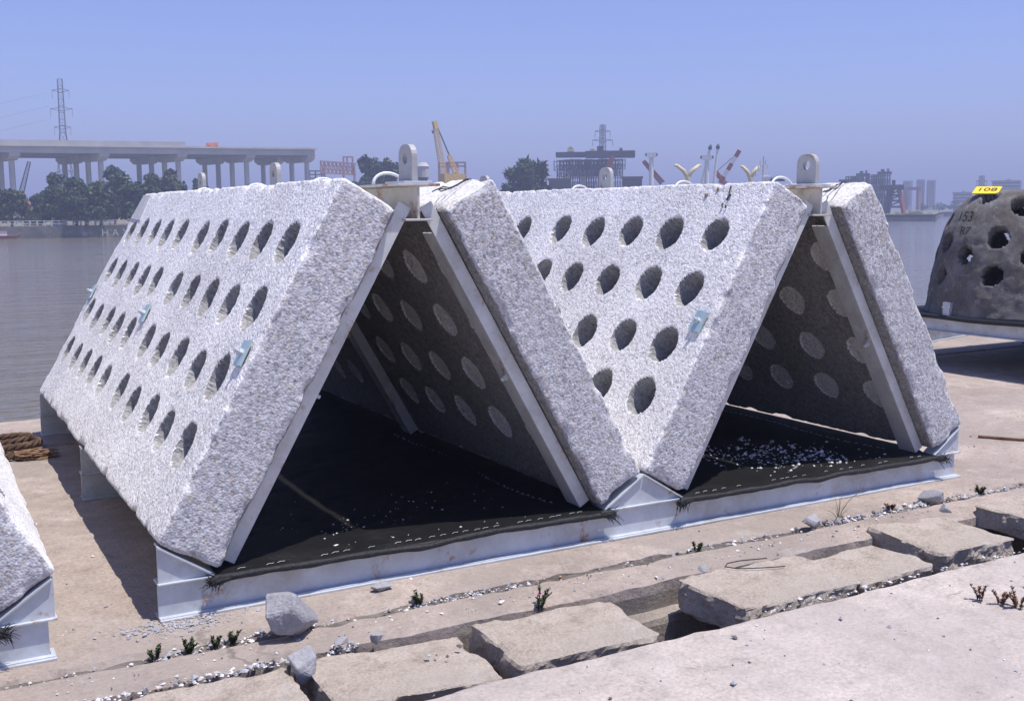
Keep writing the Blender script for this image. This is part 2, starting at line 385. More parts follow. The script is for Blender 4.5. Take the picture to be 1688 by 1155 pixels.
# ------------------------------------------------------------------ concrete panels (pervious gravel concrete with blind holes)
PS, PL, PT = 1.70, 4.38, .292
HOLE_S = (.385, .70, 1.04, 1.37); HOLE_Y = (.315, .71, 1.11, 1.52, 1.92, 2.46, 2.85, 3.25, 3.68, 4.09)
def panel_mesh(seed, st=.0095):
    ns, ny, nt_ = int(PS/st), int(PL/st), int(PT/st)
    def grid(na, nb, fn, flip):
        a, b = np.meshgrid(np.linspace(0, 1, na+1), np.linspace(0, 1, nb+1), indexing='ij')
        Pp = fn(a.ravel(), b.ravel()); i, j = np.meshgrid(np.arange(na), np.arange(nb), indexing='ij'); i = i.ravel(); j = j.ravel(); k = nb+1
        F = np.stack([i*k+j, (i+1)*k+j, (i+1)*k+j+1, i*k+j+1], 1)
        return Pp, (F[:, ::-1] if flip else F)
    S = [(*grid(ns, ny, lambda a, b: np.stack([a*PS, b*PL, a*0+0], 1), False), 0),
         (*grid(ns, ny, lambda a, b: np.stack([a*PS, b*PL, a*0-PT], 1), True), 1),
         (*grid(ns, nt_, lambda a, b: np.stack([a*PS, a*0, -b*PT], 1), False), 2),
         (*grid(ns, nt_, lambda a, b: np.stack([a*PS, a*0+PL, -b*PT], 1), True), 2),
         (*grid(ny, nt_, lambda a, b: np.stack([a*0, a*PL, -b*PT], 1), True), 2),
         (*grid(ny, nt_, lambda a, b: np.stack([a*0+PS, a*PL, -b*PT], 1), False), 2)]
    Vs = []; Fs = []; Ms = []; o = 0
    for Pp, F, kind in S:
        r = .022
        lo = np.array([r, r, -PT+r]); hi = np.array([PS-r, PL-r, -r])
        inn = np.clip(Pp, lo, hi); d = Pp-inn; ln = np.linalg.norm(d, axis=1, keepdims=True); nrm = d/np.maximum(ln, 1e-9)
        rn = r*(1+.0*ln); Q = inn + nrm*rn
        sm = Pp*1.0
        f1, cid = cells(Pp + 3*seed, 66, seed)
        f2, c2 = cells(Pp + 5*seed, 27, seed+9)
        amp = {0: .75, 1: .35, 2: .5}[kind]
        disp = amp*((.45-f1)*.0028 + (cid-.5)*.0026 + (.5-f2)*.0012 + (c2-.5)*.0010) + .003*vnoise(Pp, 2.5, seed)
        ed = np.minimum.reduce([np.abs(Pp[:, 0]), np.abs(Pp[:, 0]-PS), np.abs(Pp[:, 1]), np.abs(Pp[:, 1]-PL)])
        ez = np.minimum(np.abs(Pp[:, 2]), np.abs(Pp[:, 2]+PT))
        ex = np.stack([np.minimum(Pp[:, 0], PS-Pp[:, 0]), np.minimum(Pp[:, 1], PL-Pp[:, 1]), np.minimum(-Pp[:, 2], Pp[:, 2]+PT)], 1); ex.sort(axis=1)
        chip = np.clip(vnoise(Pp, 11, seed+3)-.10, 0, 1)*.026*np.exp(-(ex[:, 1]/.035)**2) + np.clip(vnoise(Pp, 34, seed+13), 0, 1)*.008*np.exp(-(ex[:, 1]/.02)**2)
        disp = disp - chip
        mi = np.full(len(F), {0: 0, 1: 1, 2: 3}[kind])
        if kind == 2 and (Pp[:, 0].max()-Pp[:, 0].min() < .01) and Pp[:, 0].max() > 1: mi[:] = 0
        if kind in (0, 1):
            dep = np.zeros(len(Pp)); pat = np.zeros(len(Pp), bool)
            for a, hs in enumerate(HOLE_S):
                for b, hy in enumerate(HOLE_Y):
                    jx = .008*math.sin(seed*3.1+a*5.3+b*2.7); jy = .008*math.cos(seed*1.7+a*3.9+b*4.1)
                    rr = np.hypot(Pp[:, 0]-hs-jx, Pp[:, 1]-hy-jy)
                    near = rr < .16
                    if kind == 0:
                        rad = (.102+.004*math.sin(a*7+b*3+seed)) + .005*vnoise(Pp[near], 16, seed+5) + .003*vnoise(Pp[near], 60, seed+6)
                        t = np.clip((rad-rr[near])/.013, 0, 1); t = t*t*(3-2*t)
                        dep[near] = np.maximum(dep[near], t*(.20+.012*vnoise(Pp[near], 30, 3)) + .004*np.clip((rad+.012-rr[near])/.012, 0, 1))
                    else:
                        rad = .097 + .007*vnoise(Pp[near], 14, seed+7) + .003*vnoise(Pp[near], 90, seed+8)
                        pat[near] |= rr[near] < rad
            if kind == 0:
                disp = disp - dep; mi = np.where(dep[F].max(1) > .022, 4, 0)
            else:
                disp = disp - np.where(pat, .008, 0) + np.where(pat, (.5-f1)*.008, 0)
                mi = np.where(pat[F].sum(1) >= 2, 2, 1)
        Q = Q + nrm*disp[:, None]
        Vs.append(Q); Fs.append(F+o); Ms.append(mi); o += len(Pp)
    return np_mesh('concrete_panel', np.concatenate(Vs), np.concatenate(Fs), np.concatenate(Ms), False)
A1, SH, MW = 1.199, 2.4151, 4.79
ES = Vector((.494, 0, .8695)).normalized(); NO = ES.cross(Vector((0, 1, 0)))
OB = Vector((0.0, 0.0, .322))
def panel_matrix(which):
    M = Matrix((ES, Vector((0, 1, 0)), NO)).transposed().to_4x4(); M.translation = OB
    if which in 'BD':
        M = Matrix.Translation((A1, PL/2, 0)) @ Matrix.Rotation(math.pi, 4, 'Z') @ Matrix.Translation((-A1, -PL/2, 0)) @ M
    if which in 'CD': M = Matrix.Translation((SH, 0, 0)) @ M
    return M
M_pat = m_conc('smooth_mortar', (.52, .52, .53), (.64, .64, .65), (.50, .50, .50), 3.0, .3, .2, .2); M_clay = plain('brown_clay', (.24, .18, .13), .9)
pm1 = panel_mesh(1); pm2 = panel_mesh(2)
FRY = (.075, 2.17, 4.20)             # the three frames
def make_module():
    root = empty('reef_module')
    # washers and bolts (shared meshes), sub-parts of the panels
    wb = MB(); wb.box((-.058, -.046, .004), (.058, .046, .014)); wm = wb.mesh('washer_plate')
    bb = MB(); bb.tube([(0, 0, .012), (0, 0, .030)], .019, 6); bb.tube([(0, 0, .030), (0, 0, .048)], .010, 10); bmh = bb.mesh('bolt')
    for wch, pm in (('A', pm1), ('B', pm2), ('C', pm2), ('D', pm1)):
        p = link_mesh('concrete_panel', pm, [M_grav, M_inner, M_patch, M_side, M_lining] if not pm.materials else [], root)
        p.matrix_local = panel_matrix(wch)
        for k, yy in enumerate((.10, 2.22, 4.27)):
            wo = link_mesh('washer_plate', wm, [M_zinc] if not wm.materials else [], p); wo.location = (.845, yy, .004); wo.rotation_euler = (0, 0, R(6+4*k) - (R(12) if wch == 'C' else 0))
            bo = link_mesh('bolt', bmh, [M_galv] if not bmh.materials else [], p); bo.location = (.845, yy, .004); bo.rotation_euler = (0, 0, k)
        if wch == 'A':
            pb = MB(); pb.prism([(1.46, 3.93), (1.675, 4.02), (1.675, 4.30), (1.47, 4.33)], 'z', -.004, .007); pb.build('cement_patch', M_pat, p, bevel=.003)
        if wch == 'C':
            for (a_, b_) in (((1.665, .345), (1.60, .315)), ((1.61, .31), (1.575, .325)), ((1.555, .345), (1.53, .335)), ((1.54, .305), (1.525, .305))):
                mk = MB(); mk.tube([(a_[0], a_[1], .006), ((a_[0]+b_[0])/2, (a_[1]+b_[1])/2+.004, .009), (b_[0], b_[1], .006)], .0045, 6); mk.build('wire_stub', M_wire, p)
            for (a_, b_, r_) in ((1.61, .53, .016), (1.645, .45, .012)):
                mk = MB(); mk.tube([(a_, b_, -.004), (a_+.012, b_+.004, .006)], [r_, r_*.5], 7); mk.build('clay_lump', M_clay, p)
    # base beams (I section, web visible from the front)
    for fy in (0.0, 2.17, 4.30):
        b = MB(); y0 = fy
        b.box((0, y0-.016, 0), (MW, y0+.10, .010)); b.box((0, y0+.004, .147), (MW+.012, y0+.10, .156)); b.box((0, y0+.024, .010), (MW-.02, y0+.033, .147))
        b.box((0, y0-.002, .010), (MW-.004, y0+.024, .0145))
        b.build('base_beam', M_galv, root, bevel=.0025)
        d = OB.z-.012
        for poly in ([(0.004, .156), (0.004, d), (.012, d), (.232, .162), (.232, .156)],
                     [(SH-.242, .156), (SH-.242, .162), (SH-.012, d), (SH+.005, d), (SH+.245, .162), (SH+.245, .156)],
                     [(MW-.222, .156), (MW-.222, .162), (MW-.004, d), (MW+.006, d), (MW+.006, .156)]):
            b = MB(); b.prism(poly, 'y', y0+.020, y0+.032)
            for (p, q) in zip(poly[1:-1], poly[2:-1]):
                if abs(p[0]-q[0]) > .05:
                    ang = math.atan2(q[1]-p[1], q[0]-p[0]); ln = math.hypot(q[0]-p[0], q[1]-p[1])
                    Mx = Matrix.Translation((p[0], 0, p[1])) @ Matrix.Rotation(-ang, 4, 'Y')
                    b.box((0, y0+.004, -.010), (ln, y0+.096, -.001), Mx)
            b.build('end_plate', M_galv, root, bevel=.0015)
    # rafters: channels bolted under each panel
    rb = {}
    for k, fy in enumerate(FRY):
        for wch in 'ABCD':
            M = panel_matrix(wch); yy = fy if wch in 'AC' else PL-fy
            sg = 1 if wch in 'AC' else -1
            b = MB()
            lo_s, hi_s = .03, 1.745
            b.box((lo_s, min(yy, yy+sg*.009), -PT-.070), (hi_s, max(yy, yy+sg*.009), -PT-.006))
            b.box((lo_s+.002, min(yy+sg*.009, yy+sg*.125), -PT-.070), (hi_s-.13, max(yy+sg*.009, yy+sg*.115), -PT-.061))
            b.box((lo_s+.002, min(yy+sg*.108, yy+sg*.1165), -PT-.061), (hi_s-.14, max(yy+sg*.108, yy+sg*.1165), -PT-.035))
            o = b.build('rafter', M_galvd, root, bevel=.002); o.matrix_local = M
            nb = MB(); nb.tube([(.82, yy+sg*.05, -PT-.068), (.82, yy+sg*.05, -PT-.084)], .016, 6); nb.tube([(.82, yy+sg*.05, -PT-.082), (.82, yy+sg*.05, -PT-.100)], .009, 8)
            nb.build('nut', M_galvd, o)
    for ax in (A1, A1+SH):
        b = MB(); b.box((ax-.066, .035, 1.605), (ax+.066, 4.34, 1.615)); b.box((ax-.102, .030, 1.758), (ax+.102, 4.345, 1.770)); b.box((ax-.006, .04, 1.615), (ax+.006, 4.335, 1.758))
        b.build('ridge_beam', m_rustg, root, bevel=.002)
        for ly in (.06, 2.06, 3.93):
            pl = MB(); pl.box((ax-.068, ly-.02, 1.7705), (ax+.068, ly+.20, 1.780)); pl.build('lug_base_plate', M_galv, root, bevel=.002)
            # lug: plate in the y-z plane with a round eye
            w2, zt, zb, rc, hr = .074, 1.945, 1.783, .055, .027
            yc = ly+.09; out = []; N = 28
            cy, cz = yc, 1.885
            outer = [(yc-w2, zb)] + [(yc-w2 + rc - rc*math.cos(t), zt-rc + rc*math.sin(t)) for t in np.linspace(0, math.pi/2, 7)] + [(yc+w2-rc + rc*math.sin(t), zt-rc + rc*math.cos(t)) for t in np.linspace(0, math.pi/2, 7)] + [(yc+w2, zb)]
            # resample the outline by angle about the eye so that each point pairs with one on the eye
            def hit(th):
                dy, dz = math.cos(th), math.sin(th); best = 1e9
                for (p, q) in zip(outer, outer[1:]+outer[:1]):
                    ey, ez = q[0]-p[0], q[1]-p[1]; den = dy*ez-dz*ey
                    if abs(den) < 1e-12: continue
                    t = ((p[0]-cy)*ez-(p[1]-cz)*ey)/den; s_ = ((p[0]-cy)*dz-(p[1]-cz)*dy)/den
                    if t > 0 and -1e-6 <= s_ <= 1+1e-6: best = min(best, t)
                return (cy+dy*best, cz+dz*best)
            ths = [2*math.pi*i/N for i in range(N)] + [math.atan2(zb-cz, s_*w2) % (2*math.pi) for s_ in (-1, 1)]
            ths = sorted(ths); N = len(ths)
            vs_ = []
            for xx in (ax-.014, ax+.014):
                for th in ths: y_, z_ = hit(th); vs_.append((xx, y_, z_))
                for th in ths: vs_.append((xx, cy+hr*math.cos(th), cz+hr*math.sin(th)))
            fs_ = []
            for i in range(N):
                j = (i+1) % N
                fs_ += [(i, j, N+j, N+i), (2*N+i, 3*N+i, 3*N+j, 2*N+j), (i, 2*N+i, 2*N+j, j), (N+i, N+j, 3*N+j, 3*N+i)]
            lg = MB(); lg.add(vs_, fs_); lg.build('lifting_lug', M_lug, root, bevel=.0015)
        for ly in (.33, 1.22, 2.46, 3.85):
            pts = [(ax-.085+.075*(1-math.cos(t)) - .01, ly+.015*math.sin(t*1.0), 1.772+.052*math.sin(t)) for t in np.linspace(0, math.pi, 13)]
            lp = MB(); lp.tube(pts, .0075, 8); lp.build('lifting_loop', M_loop, root, smooth=True)
        for q in range(3):
            px = ax+.10+.03*q; py = .10+.05*q
            pts = [(px + .05*i + .012*math.sin(i*2.1+q), py + .02*i + .015*math.cos(i*1.7+q*2), 1.735+.012*i+.012*math.sin(i*1.9+q)) for i in range(6)]
            tb = MB(); tb.tube(pts, .0032, 5); tb.build('tie_wire', M_wire, root)
    # floor mesh with rolled hem and stitches
    for bay, (x0, x1) in enumerate(((.235, 2.165), (SH+.235, SH+2.165))):
        nx, ny = 60, 110; X, Y = np.meshgrid(np.linspace(x0, x1, nx), np.linspace(-.016, 4.30, ny), indexing='ij')
        sag = np.zeros_like(Y)
        for a, b_ in ((.10, 2.17), (2.27, 4.30)):
            t = np.clip((Y-a)/(b_-a), 0, 1); sag += (.026, .009)[bay]*np.sin(np.pi*t)**.7
        sag = sag*np.clip(1-(np.abs(X-(x0+x1)/2)/((x1-x0)/2))**4, 0, 1) + (.0035 if bay else 0)*(Y > .12)
        Pn = np.stack([X.ravel(), Y.ravel(), X.ravel()*0], 1)
        Z = .1605 - sag + .0045*vnoise(Pn, 6, 5+bay).reshape(X.shape)*np.clip(sag*60, .2, 1) + .004*vnoise(Pn, 17, 8).reshape(X.shape)*np.clip(sag*60, .1, 1)
        Z = np.where(Y < 0.0, .1605+(Y)*.28, np.maximum(Z, .120))
        Z = Z + .016*(np.abs(X-(x0+x1)/2)/((x1-x0)/2))**14*(Y > .12)
        on = ((Y > -.001) & (Y < .101)) | ((Y > 2.169) & (Y < 2.271))
        Z = np.where(on, .161, Z)
        i, j = np.meshgrid(np.arange(nx-1), np.arange(ny-1), indexing='ij'); i = i.ravel(); j = j.ravel()
        F = np.stack([i*ny+j, (i+1)*ny+j, (i+1)*ny+j+1, i*ny+j+1], 1)
        fm = link_mesh('floor_mesh', np_mesh('floor_mesh', np.stack([X.ravel(), Y.ravel(), Z.ravel()], 1), F, None, True), M_net, root)
        hx = np.linspace(x0-.015, x1+.03, 60)
        pts = [(x, -.016+.003*math.sin(x*9+bay), .146 + .003*math.sin(x*5.1+bay*2) + .0015*math.sin(x*17) - .012*math.exp(-((x-x0-.95)/.10)**2)) for x in hx]
        h = MB(); h.tube(pts, [.0150+.0012*math.sin(x*23)+.0012*math.sin(x*51) for x in hx], 9); h.build('hem', M_hem, fm, smooth=True)
        s = MB()
        for q in range(30):
            if random.random() < .2: continue
            x = x0+.10+q*(x1-x0-.25)/29+random.uniform(-.012, .012); y = .012+random.uniform(-.006, .006)
            s.tube([(x, y, .1655), (x+.014, y+.006, .168), (x+.030, y+.004, .1665), (x+.036, y+.014, .1655)], .0008, 4)
        for q in range(40):
            y = .25+q*.05+random.uniform(-.01, .01); x = x1-.16+random.uniform(-.006, .006)-.03*math.sin(q*.2)
            tt = min(max((y-.10)/2.07, 0), 1); z = .168-(.026, .009)[bay]*math.sin(math.pi*tt)**.7
            s.tube([(x, y, z), (x+.006, y+.014, z+.007), (x, y+.030, z)], .0009, 4)
        st_ = s.build('stitching', M_thread, fm); st_['kind'] = 'stuff'
        for ex, sgn in ((x0-.01, -1), (x1+.025, 1)):
            tf = MB()
            tf.tube([(ex-sgn*.06, -.016, .146), (ex, -.018, .142), (ex+sgn*.025, -.020, .134)], [.016, .024, .016], 8)
            for q in range(46):
                a = random.uniform(-1.4, 1.4); e = random.uniform(-1.0, 1.0); L_ = random.uniform(.015, .055)
                st0 = Vector((ex+sgn*random.uniform(-.03, .03), -.02+random.uniform(-.02, .02), .135+random.uniform(-.015, .02)))
                dr = Vector((sgn*math.cos(a)*.8, -abs(math.sin(a))*.35, e)).normalized()
                tf.tube([st0, st0+dr*L_*.5, st0+dr*L_+Vector((0, 0, -.008))], [.0022, .0018, .0008], 4)
            tuft = tf.build('frayed_corner', M_hem, fm); tuft['kind'] = 'stuff'
    return root
def m_rust_gusset():
    return m_galv('galvanised_steel_rust_run', (.52, .51, .48), rust=.30, rough=.55, metal=.2)
m_rustg = m_rust_gusset()
mod = make_module()
tag(mod, 'large twin A-frame reef module of white gravel panels with round holes, centre of the quay', 'reef module', 'A-frame reef modules')
mod2 = copy_tree(mod); mod2.location = (-5.20, -.18, 0)
tag(mod2, 'neighbouring A-frame reef module cut off by the left edge, only one panel corner showing', 'reef module', 'A-frame reef modules')

# ------------------------------------------------------------------ trench cover blocks
def rough_block(name, cx, cy, sx, sy, th, ztop, rx, ry, rz, seed, label, corner=.028):
    st = .016; dims = np.array([sx, sy, th]); n = [max(2, int(d/st)) for d in dims]
    Vs = []; Fs = []; o = 0
    for ax in range(3):
        a, b = [k for k in range(3) if k != ax]
        for sgn in (-1, 1):
            A, B = np.meshgrid(np.linspace(-.5, .5, n[a]+1), np.linspace(-.5, .5, n[b]+1), indexing='ij')
            Pp = np.zeros((A.size, 3)); Pp[:, a] = A.ravel()*dims[a]; Pp[:, b] = B.ravel()*dims[b]; Pp[:, ax] = sgn*.5*dims[ax]
            r = .011; lim = dims/2-r
            # round the corners seen from above more strongly
            inn = np.clip(Pp, -lim, lim); d = Pp-inn; ln = np.linalg.norm(d, axis=1, keepdims=True); nr = d/np.maximum(ln, 1e-9); Q = inn+nr*r
            rc = corner; lim2 = dims[:2]/2-rc; i2 = np.clip(Q[:, :2], -lim2, lim2); d2 = Q[:, :2]-i2; l2 = np.linalg.norm(d2, axis=1, keepdims=True)
            Q[:, :2] = np.where(l2 > rc, i2+d2/np.maximum(l2, 1e-9)*rc, Q[:, :2])
            side = np.clip(1-np.abs(nr[:, 2]), 0, 1)
            ds = (.003+.016*side)*vnoise(Q+seed*3.3, 7, seed) + (.0015+.010*side)*vnoise(Q+seed, 24, seed+2) + (.0012+.006*side)*vnoise(Q, 60, seed+4)
            e = np.minimum(np.abs(np.abs(Q[:, 0])-dims[0]/2), np.abs(np.abs(Q[:, 1])-dims[1]/2))
            ds -= np.clip(vnoise(Q+seed, 9, seed+7)-.02, 0, 1)*.034*np.exp(-(e/.030)**2) + np.clip(vnoise(Q+seed, 28, seed+8), 0, 1)*.010*np.exp(-(e/.018)**2)
            Q = Q+nr*ds[:, None]
            Q[:, 0] += .020*vnoise(Q*[0, 1, .3]+seed*7.1, 3.5, seed+20)*np.abs(Q[:, 0])/dims[0]*2; Q[:, 1] += .016*vnoise(Q*[1, 0, .3]+seed*5.3, 3.2, seed+21)*np.abs(Q[:, 1])/dims[1]*2
            Q[:, 2] += .006*vnoise(Q*[1, 1, 0]+seed, 2.6, seed+22)
            i, j = np.meshgrid(np.arange(n[a]), np.arange(n[b]), indexing='ij'); i = i.ravel(); j = j.ravel(); k = n[b]+1
            F = np.stack([i*k+j, (i+1)*k+j, (i+1)*k+j+1, i*k+j+1], 1)
            if (sgn > 0) == (ax == 1): F = F[:, ::-1]
            Vs.append(Q); Fs.append(F+o); o += len(Q)
    me = np_mesh(name, np.concatenate(Vs), np.concatenate(Fs), None, False)
    ob = link_mesh(name, me, M_cover); ob.location = (cx, cy, ztop-th/2); ob.rotation_euler = (R(rx), R(ry), R(rz))
    return tag(ob, label, 'cover block', 'trench cover blocks')
rough_block('cover_block', -.72, -.885, .68, .47, .13, .000, 0, 0, 1, 20, 'grey cover block at the bottom left corner, farthest left in the trench')
rough_block('cover_block', -.035, -.890, .66, .46, .13, .004, 0, -.5, -1, 21, 'grey concrete cover block left of the small leaning stone, level with the paving')
rough_block('cover_block', .675, -.880, .64, .44, .13, -.012, .5, 2.6, -2, 22, 'tan concrete cover block in the foreground with a fine crack and dark pebbles')
rough_block('cover_block', 1.375, -.885, .62, .45, .13, .002, .5, -.5, -1, 23, 'thick tan cover block beside the open trench gap, left side face exposed')
rough_block('cover_block', 2.455, -.890, .74, .44, .14, .018, 1.2, 1.8, 3, 24, 'pale tilted cover block with broken left end, right of the open gap', .045)
rough_block('cover_block', 3.085, -.860, .50, .38, .12, -.022, .5, -1.5, 3, 25, 'small sunken cover block between two larger ones, gap behind it', .05)
rough_block('cover_block', 3.675, -.800, .52, .47, .13, .022, 1.0, 0, -3, 26, 'cover block with crumbling front edge, rubble behind, towards the right', .04)
rough_block('cover_block', 4.560, -.800, .76, .46, .12, .035, .5, 1.4, 2, 27, 'raised cover block at the right edge of the picture with dark hollow under it', .03)

# ------------------------------------------------------------------ stones
_ico = None
def rock(name, loc, size, seed, label, rz=0.0, npts=13, lvl=4, mat=None, rx=0.0):
    import bmesh
    g = np.random.default_rng(seed); bm = bmesh.new()
    P = g.normal(size=(npts, 3)); P /= np.linalg.norm(P, axis=1, keepdims=True); P *= g.uniform(.85, 1.1, (npts, 1))
    for p in P: bm.verts.new(p)
    r = bmesh.ops.convex_hull(bm, input=bm.verts)
    bmesh.ops.bevel(bm, geom=list(bm.edges), offset=.05, segments=1, affect='EDGES', profile=.5)
    bmesh.ops.triangulate(bm, faces=bm.faces)
    for _ in range(3 if lvl > 3 else 2): bmesh.ops.subdivide_edges(bm, edges=[e for e in bm.edges if e.calc_length() > .10], cuts=1, use_grid_fill=True)
    bmesh.ops.triangulate(bm, faces=bm.faces)
    bm.verts.ensure_lookup_table(); bm.verts.index_update()
    V = np.array([v.co[:] for v in bm.verts]); F = [[v.index for v in f.verts] for f in bm.faces]; bm.free()
    V = V*(1+.05*vnoise(V+seed, 2.2, seed)[:, None] + .022*vnoise(V+seed, 7, seed+1)[:, None] + .012*vnoise(V, 17, seed+2)[:, None])
    V -= V.min(0); V /= V.max(0); V = (V-[.5, .5, 0])*np.array(size)
    me = np_mesh(name, V, F, None, False); o = link_mesh(name, me, mat or M_stone); o.location = loc; o.rotation_euler = (R(rx), 0, R(rz))
    if label: tag(o, label, 'stone', 'loose stones on the quay')
    return o
rock('boulder', (.430, -.395, -.015), (.275, .20, .205), 5, 'big pale grey faceted stone lying in front of the left base beam', 25, 16, 5)
rock('stone', (.345, -.735, -.03), (.135, .12, .115), 8, 'wedge-shaped grey stone leaning in the gap between two cover blocks', 40, 12, 4, None, 12)
rock('stone', (.545, -.625, -.004), (.062, .05, .048), 11, 'small faceted stone on the kerb left of the crack', 10, 12, 3)
rock('stone', (.685, -.635, -.004), (.06, .05, .045), 13, 'small stone nearest the crack in the foreground cover block', 60, 12, 3)
rock('stone', (.925, -.105, 0), (.10, .05, .036), 15, 'flat grey stone against the front base beam', 15, 12, 3)
rock('stone', (3.245, -.335, -.012), (.115, .085, .075), 17, 'rounded grey stone next to the tall grass tuft', 20, 12, 4)
rock('stone', (4.180, -.300, -.015), (.15, .09, .085), 19, 'whitish pointed stone at the crossing of the joints, right', -35, 12, 4)
rock('stone', (4.085, -.480, -.02), (.10, .08, .06), 23, 'pale stone wedged by the right dark hollow', 30, 12, 4)
rock('stone', (3.42, -.335, -.01), (.055, .045, .04), 29, 'white pebble-sized stone right of the grass tuft', 0, 12, 3)
rock('stone', (2.265, -.655, .018), (.055, .04, .03), 31, 'little white stone on the corner of the tilted cover block', 0, 12, 3)

# ------------------------------------------------------------------ gravel litter
def pebbles(name, specs, mats, zfun=None):
    Vs = []; Fs = []; Ms = []; o = 0
    octv = np.array([(1, 0, 0), (-1, 0, 0), (0, 1, 0), (0, -1, 0), (0, 0, 1), (0, 0, -1)], float)
    octf = np.array([(0, 2, 4), (2, 1, 4), (1, 3, 4), (3, 0, 4), (2, 0, 5), (1, 2, 5), (3, 1, 5), (0, 3, 5)])
    for (pos, size, mi) in specs:
        d = octv + rng.normal(0, .22, (6, 3)); a = rng.uniform(0, 6.28); c, s = math.cos(a), math.sin(a)
        d = d*np.array([1, rng.uniform(.55, 1), rng.uniform(.45, .8)])*size
        d = np.stack([c*d[:, 0]-s*d[:, 1], s*d[:, 0]+c*d[:, 1], d[:, 2]], 1)
        Vs.append(d+np.array(pos)+[0, 0, size*.35]); Fs.append(octf+o); Ms += [mi]*8; o += 6
    return link_mesh(name, np_mesh(name, np.concatenate(Vs), np.concatenate(Fs), Ms), mats)
sp = []
def pick(): return int(rng.choice([0, 0, 0, 1, 1, 2], 1)[0])
for q in range(1500):
    x = rng.uniform(-1.3, 5.6); y = -.315+rng.normal(0, .022)+.01*math.sin(x*3)
    if math.sin(x*2.3)+math.sin(x*5.1+1) < .35 and rng.random() < .8: continue
    sp.append(((x, y, -.022+rng.uniform(0, .012)), abs(rng.normal(.003, .0045))+.002, int(rng.choice([0, 0, 1, 1]))))
for q in range(300):
    x = rng.uniform(-.8, .62); sp.append(((x, -.625+rng.normal(0, .016), -.012+rng.uniform(0, .012)), abs(rng.normal(.005, .004))+.003, pick()))
for q in range(330):
    t = rng.normal(0, 1); sp.append(((.02+.13*rng.normal()+.05, -.07+.05*rng.normal(), 0), abs(rng.normal(.004, .003))+.002, 1))
for q in range(900):
    x = rng.uniform(-1.6, 8); y = rng.uniform(-.24, 3.8); sp.append(((x, y, 0), abs(rng.normal(0, .004))+.0015, pick()))
for q in range(560):
    x = rng.uniform(-.2, 5.5); y = rng.uniform(-3.0, -1.2); sp.append(((x, y, 0), abs(rng.normal(0, .0042))+.0015, int(rng.choice([0, 1, 1, 2]))))
for q in range(300):
    x = rng.uniform(-.5, 4); y = -.47+rng.normal(0, .06); sp.append(((x, y, .002), abs(rng.normal(0, .004))+.0015, pick()))
for q in range(260):
    x = rng.uniform(3.3, 5.4); sp.append(((x, -.30+rng.normal(0, .04), -.014), abs(rng.normal(.007, .005))+.003, int(rng.choice([0, 1, 1, 2]))))
for q in range(90):
    x = rng.uniform(2.2, 3.9); sp.append(((x, -1.14+rng.normal(0, .015), -.005), abs(rng.normal(.004, .004))+.002, int(rng.choice([0, 0, 1]))))
for q in range(6): sp.append(((rng.uniform(.5, 2.1), -.31+rng.normal(0, .02), -.016), rng.uniform(.005, .011), 3))
for (x, y, s_) in ((.80, -.86, .016), (.83, -.87, .010), (1.0 - .06, -.84, .012), (.86, -.9, .008), (1.9, -1.3, .014), (2.4, -1.36, .016), (1.62, -1.62, .018), (1.72, -1.98, .016)):
    sp.append(((x, y, .002), s_, 2 if s_ < .0155 else 1))
tag(pebbles('gravel_litter', sp, [M_pw, M_pg, M_pb, M_po]), 'white and grey stone chips scattered along the joints of the quay', 'gravel', kind='stuff')
sp = []
for q in range(620):
    x = 3.80+.26*rng.normal(); y = .42+.26*rng.normal()-.5*(x-3.83)
    if not 2.75 < x < 4.4 or y < .1: continue
    sp.append(((x, y, .150), abs(rng.normal(.001, .006))+.002, int(rng.choice([0, 0, 0, 1]))))
for q in range(12): sp.append(((3.85+.16*rng.normal(), .36+.12*rng.normal(), .152), rng.uniform(.010, .022), 0))
tag(pebbles('concrete_rubble', sp, [M_pw, M_pg]), 'crumbled white concrete scattered on the black floor mesh of the right bay', 'rubble', kind='stuff')
sp = []
for q in range(420):
    x = rng.uniform(.4, 2.1); y = abs(rng.normal(0, .35))+.03; sp.append(((x, y, .155 if y < .15 else .142), abs(rng.normal(0, .003))+.0012, int(rng.choice([0, 0, 1]))))
tag(pebbles('stone_dust', sp, [M_pw, M_pg]), 'fine pale stone crumbs sprinkled on the black floor mesh of the left bay', 'crumbs', kind='stuff')

